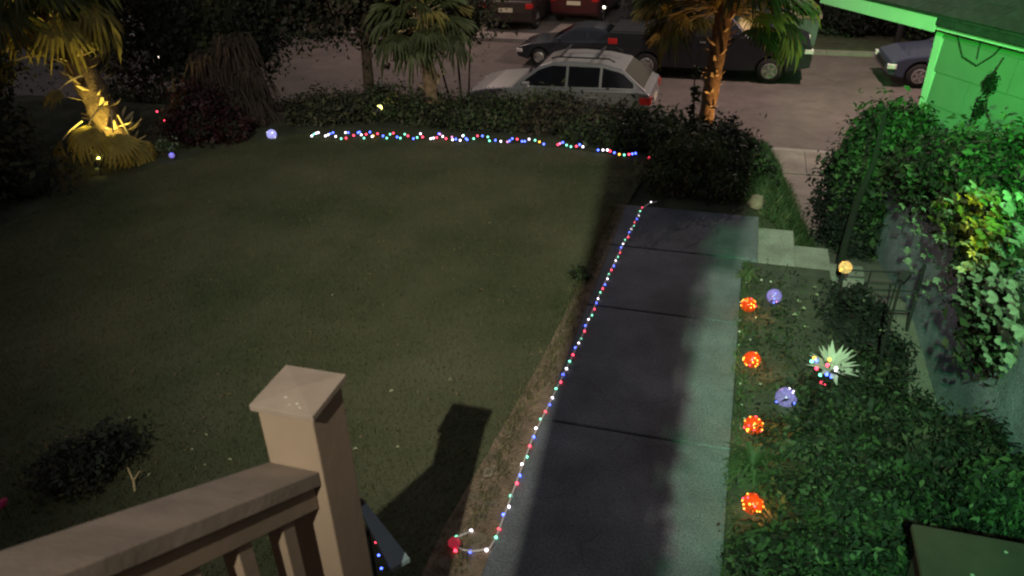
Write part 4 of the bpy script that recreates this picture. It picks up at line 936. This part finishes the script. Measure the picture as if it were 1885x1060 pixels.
        for xd in ([-L*.19, L*.015, L*.225] if kind != 'truck' else [-L*.17, 0, L*.125]):
            MB().box(xd, xd+.012, min(s*(h-.01), s*(h+.003)), max(s*(h-.01), s*(h+.003)), .38, zb-.03).obj('door_seam', m_black, t)
        if kind == 'suv': MB().box(-L*.36, L*.36, min(s*(h-.01), s*(h+.012)), max(s*(h-.01), s*(h+.012)), .26, .36).obj('side_skirt', m_black, t)
        if rails:
            MB().tube([(-L*.03, s*h*.60, zt+.03), (.0, s*h*.60, zt+.07), (L*.27, s*h*.60, zt+.07), (L*.30, s*h*.60, zt+.0)], .018, 6).obj('roof_rail', m_black, t)
    if rails:
        for xd in (.05, L*.20): MB().box(xd, xd+.06, -h*.62, h*.62, zt+.075, zt+.10).obj('cross_bar', m_black, t)
    MB().box(L/2-.0, L/2+.014, -.26, .26, .72, .86).obj('number_plate', m_plate, t)
    MB().box(-L/2-.014, -L/2+.1, -.5, .5, .46, .62).obj('grille', m_black, t, bevel=.01)
    if kind == 'truck':
        MB().box(L*.14, L/2-.06, -h*.85, h*.85, 1.252, 1.27).obj('bed_cover', m_black, t)
    return t
SZ = -2.80
car('parked_suv', 'silver wagon with roof bars parked at the near kerb, nose to the left', (-4.1, 18.05, SZ), radians(0), m_silver, 4.45, 1.85, 'suv', 'cars parked along the street', rails=True)
sedan = car('parked_sedan', 'dark low sedan parked behind the silver wagon', (-4.95, 24.15, SZ), radians(1), m_navy, 4.5, 1.78, 'sedan', 'cars parked along the street')
car('parked_pickup', 'long dark pickup on the far side of the street behind the right palm', (-1.0, 23.6, SZ), radians(180), m_truckp, 5.6, 1.95, 'truck', 'cars parked along the street')
car('parked_car', 'pale silver car at the right just left of the green wall corner', (5.9, 23.9, SZ), radians(4), m_bluep, 4.4, 1.78, 'sedan', 'cars parked along the street')
car('parked_car', 'bluish car seen through the left trees', (-17.6, 22.9, SZ), radians(5), m_bluep, 4.5, 1.8, 'suv', 'cars parked along the street')
car('parked_car', 'dark brown van on the far driveway behind the dark sedan', (-8.3, 29.6, SZ+.12), radians(-90), m_brownp, 4.6, 1.9, 'suv', 'cars parked on the far driveway')
car('parked_car', 'dark red car on the far driveway', (-6.05, 31.2, SZ+.12), radians(-94), m_redp, 4.4, 1.8, 'suv', 'cars parked on the far driveway')
car('parked_car', 'pale car at the top of the frame left of the brown van', (-11.2, 31.6, SZ+.12), radians(0), m_whitep, 4.4, 1.8, 'sedan', 'cars parked on the far driveway')

sedan.scale = (.82, .82, .82)
# far side: walls, hedges, bin, windows
def far_house(label, x0, x1, y, hgt, m, wins):
    t = thing('far_house', label, 'house', (x0, y, -2.7), 0, 'houses across the street')
    w = x1-x0
    MB().box(0, w, 0, 6, 0, hgt).obj('wall', m, t)
    MB().add([(-.3, -.4, hgt+.003), (w+.3, -.4, hgt+.003), (w+.3, 6.4, hgt+.003), (-.3, 6.4, hgt+.003), (-.3, 3, hgt+1.6), (w+.3, 3, hgt+1.6)], [(0, 1, 5, 4), (2, 3, 4, 5), (0, 4, 3), (1, 2, 5), (3, 2, 1, 0)]).obj('roof', m_roof, t)
    for (a, b, c, d, lit) in wins:
        f = MB().box(a-.06, b+.06, -.05, .02, c-.06, d+.06).obj('window', m_fascia, t)
        MB().box(a, b, -.058, -.051, c, d).obj('pane', m_warmwin if lit else m_glass, f)
    return t
far_house('beige house straight across the street with a dim front', -12.5, -4.2, 36.5, 3.2, m_farw, [(1.0, 2.2, .9, 2.0, False), (4.0, 5.4, .9, 2.0, True)])
far_house('grey house across the street right of the palm with bright lit windows', -2.5, 7.5, 36.3, 3.2, m_fargrey, [(4.6, 5.3, 0.12, 1.6, True), (6.3, 7.5, .12, 1.4, True), (1.0, 2.0, .9, 2.0, False)])
far_house('dark house across the street at the left', -26, -15.5, 37.5, 3.2, m_fargrey, [(3, 4.5, .9, 2.0, True), (7, 8, .9, 2, False)])
def on_far(x, y): p = at(x, y, -2.7); return (p.x, p.y, -2.7)
shrub('hedge', 'dark rounded hedge across the street left of the right palm', (-3.3, 29.2, -2.7), [(0, 0, .9, 1.0, 1.2, 1.2), (.8, .5, .8, .8, 1, 1.0), (-.6, 1, 1.3, .8, 1, 1.4), (0, 1.5, 1.8, 1.2, 1, 1.2)], 9000, .14, [m_leafd], cat='hedge', group='hedges across the street', spread=.16)
shrub('hedge', 'dark round bush across the street right of the green bin', (3.1, 29.0, -2.7), [(0, 0, .7, 1.1, .9, .9), (.9, .2, .7, .9, .9, .8), (-.7, 0, .5, .7, .7, .6)], 9000, .14, [m_leafd], cat='hedge', group='hedges across the street', spread=.16)
shrub('hedge', 'dark green bush across the street beside the green wall corner', (5.3, 28.6, -2.7), [(0, 0, .9, .8, .9, 1.1), (.9, 0, .9, .9, .9, 1.2)], 7000, .14, [m_leafd, m_leaf], cat='hedge', group='hedges across the street', spread=.16)
for i, x in enumerate((-22, -18.5, -14.8, -12.5)):
    shrub('hedge', ['dark tree across the street at the far left edge of the photo', 'dark tree across the street behind the left palm', 'dark tree across the street behind the bluish car', 'dark tree across the street just right of the bluish car'][i], (x, 29.5+i % 2, -2.7), [(0, 0, 1.0, 1.5, 1.2, 1.4), (.8, .5, 1.8, 1.2, 1, 1.2)], 6000, .16, [m_leafd, m_leafo], cat='hedge', group='dark trees beyond the left end of the street', spread=.18)
m_verge = mat('verge', (.05, .055, .03), .95, .3, 3)
tag(MB().box(1.3, 12, 26.585, 28.6, -2.8, -2.61).obj('far_verge', m_verge), kind='structure')
bn = thing('wheelie_bin', 'pale green bin with beige lid on the far kerb', 'bin', (1.75, 27.0, -2.62))
MB().add([(-.38, -.3, 0), (.38, -.3, 0), (.38, .3, 0), (-.38, .3, 0), (-.44, -.36, .85), (.44, -.36, .85), (.44, .36, .85), (-.44, .36, .85)], [(3, 2, 1, 0), (4, 5, 6, 7), (0, 1, 5, 4), (1, 2, 6, 5), (2, 3, 7, 6), (3, 0, 4, 7)]).obj('body', m_greenbin, bn, bevel=.03)
MB().box(-.47, .47, -.40, .39, .86, 1.0).obj('lid', m_beige, bn, bevel=.03)
for s in (-1, 1): MB().tube([(s*.36, .33, .08), (s*.42, .33, .08)], .09, 10).obj('wheel', m_tyre, bn)
# small lamps seen far off
def lantern(label, p, h=.0, s=.06):
    t = thing('porch_lantern', label, 'lamp', p, 0, 'small lamps across the street')
    MB().tube([(0, 0, -h), (0, 0, 0)], .03, 6).obj('post', m_iron, t); MB().sphere((0, 0, s), s, 10, 7).obj('globe', m_lampon, t, sm=True)
def ray_at(x, y, Y):
    d = CF*PX_F + CR*(x-942.5) - CU*(y-530); return Vector((0, 0, CAMZ))+d*(Y/d.y)
for (x, y, Y, lb) in [(1112, 16, 28.0, 'bright small lamp before the dark hedge across the street'), (526, 62, 29, 'tiny pale lamp across the street left of the garden tree'), (672, 66, 29, 'tiny pale lamp across the street seen through the garden tree'), (1650, 82, 27.4, 'tiny lamp across the street beside the green wall corner'), (388, 14, 28, 'pale lamp across the street at the upper left'), (335, 99, 27, 'pale round lamp across the street right of the bluish car')]:
    p = ray_at(x, y, Y); lantern(lb, p, p.z+2.7, .05)
lantern('glowing warm lamp low in front of the bluish car', ray_at(293, 107, 21.3), .9, .09)

# ------------------------------------------------------------------ street lamps, our own house, added lamps and light blockers behind the camera
for x, y, s, lb in [(4.6, 21.2, -1, 'street lamp pole across the street hidden by the green lit house'), (-10.5, 28.2, 1, 'street lamp pole across the street above the brown van')]:
    t = thing('street_lamp', lb, 'street lamp', (x, y if s > 0 else 27.2, -2.66), 0, 'street lamps')
    hx, hy = ((3.6-4.6, 20.6-27.2) if s < 0 else (0, 26.6-28.2))
    MB().tube([(0, 0, 0), (0, 0, 7.2)], [.09, .06], 10).obj('pole', m_iron, t)
    MB().tube([(0, 0, 7.15), (hx, hy, 7.3)], .035, 8).obj('arm', m_iron, t)
    MB().tube([(hx, hy, 7.25), (hx, hy, 7.1)], [.05, .16], 12, False).obj('lamp_shade', m_iron, t)
oh = thing('own_house', 'front wall of the house behind the viewer carrying the porch lamp', 'house', (0, -3.6, 0))
MB().box(-4, 4, -.2, 0, 0, 7).obj('wall', m_siding, oh)
t = thing('porch_lamp', 'porch lamp on the house front lighting the lawn', 'lamp', PORCH)
MB().tube([(0, -.62, 0), (0, -.12, 0)], .02, 8).obj('bracket', m_iron, t); MB().lathe([(.04, 0), (.06, .0)], 12).obj('lamp_shade', m_iron, t, rot=(pi/2, 0, 0), loc=(0, -.1, 0))
tag(MB().box(.55, 3.2, -1.05, -.92, 3.92, 4.08).obj('porch_beam', m_wood, bevel=.005), 'porch beam behind the viewer carrying two floodlights', 'beam')
t = thing('green_floodlight', 'second green lamp added next to the porch lamp to tint the path edge', 'lamp', GREEN2)
MB().tube([(0, -.64, 0), (0, -.12, 0)], .02, 8).obj('bracket', m_iron, t); MB().lathe([(.04, 0), (.06, .0)], 12).obj('lamp_shade', m_iron, t, rot=(pi/2, 0, 0), loc=(0, -.1, 0))
for nm, p, lb in [('green_floodlight', GREEN, 'green floodlight under the porch beam aimed at the neighbouring wall'), ('path_fill_lamp', WHITE, 'small white lamp added under the porch beam to brighten the path edge')]:  # green lamp aims at the wall, white lamp is an added fill
    t = thing(nm, lb, 'lamp', p)
    MB().tube([(0, -.2, .17), (0, -.16, .0), (0, -.1, 0)], .015, 8).obj('bracket', m_iron, t)
    MB().lathe([(.04, 0), (.06, .0)], 12).obj('lamp_shade', m_iron, t, rot=(pi/2, 0, 0), loc=(0, -.08, 0))
pc_ = thing('shadow_column', 'unseen square column added behind the viewer to shade the path', 'column', (-.38, -.26, 0))  # unseen column added to throw the shade on the path
MB().box(-.145, .145, -.08, .08, 1.7, 5.2).obj('shaft', m_wood, pc_, bevel=.005)
MB().box(-.13, .24, -.09, .09, 4.13, 4.35).obj('bracket', m_wood, pc_, bevel=.02)
MB().box(-.13, .24, -.075, .075, 4.353, 5.2).obj('shade_top', m_wood, pc_, bevel=.02)  # wider top added to spread the shade over the landing

cv = thing('shadow_vine', 'unseen leafy vine added to fray the edge of the column shadow', 'vine', (-.235, -.26, 0))  # added leaves roughen the edge of the column's shadow
MB().tube([(.02, .0, 1.7), (.035, .01, 2.6), (.02, 0, 3.4), (.03, 0, 4.0)], .008, 5).obj('stem', m_bark, cv)
leaf_cloud('foliage', [(.01, 0, 3.0, .035, .05, .30), (.0, 0, 3.45, .03, .05, .25), (-.01, 0, 3.9, .02, .04, .25)], 700, .035, [m_leaf, m_leafd], None, cv, per=5, spread=.014, core=False, asp=.8)
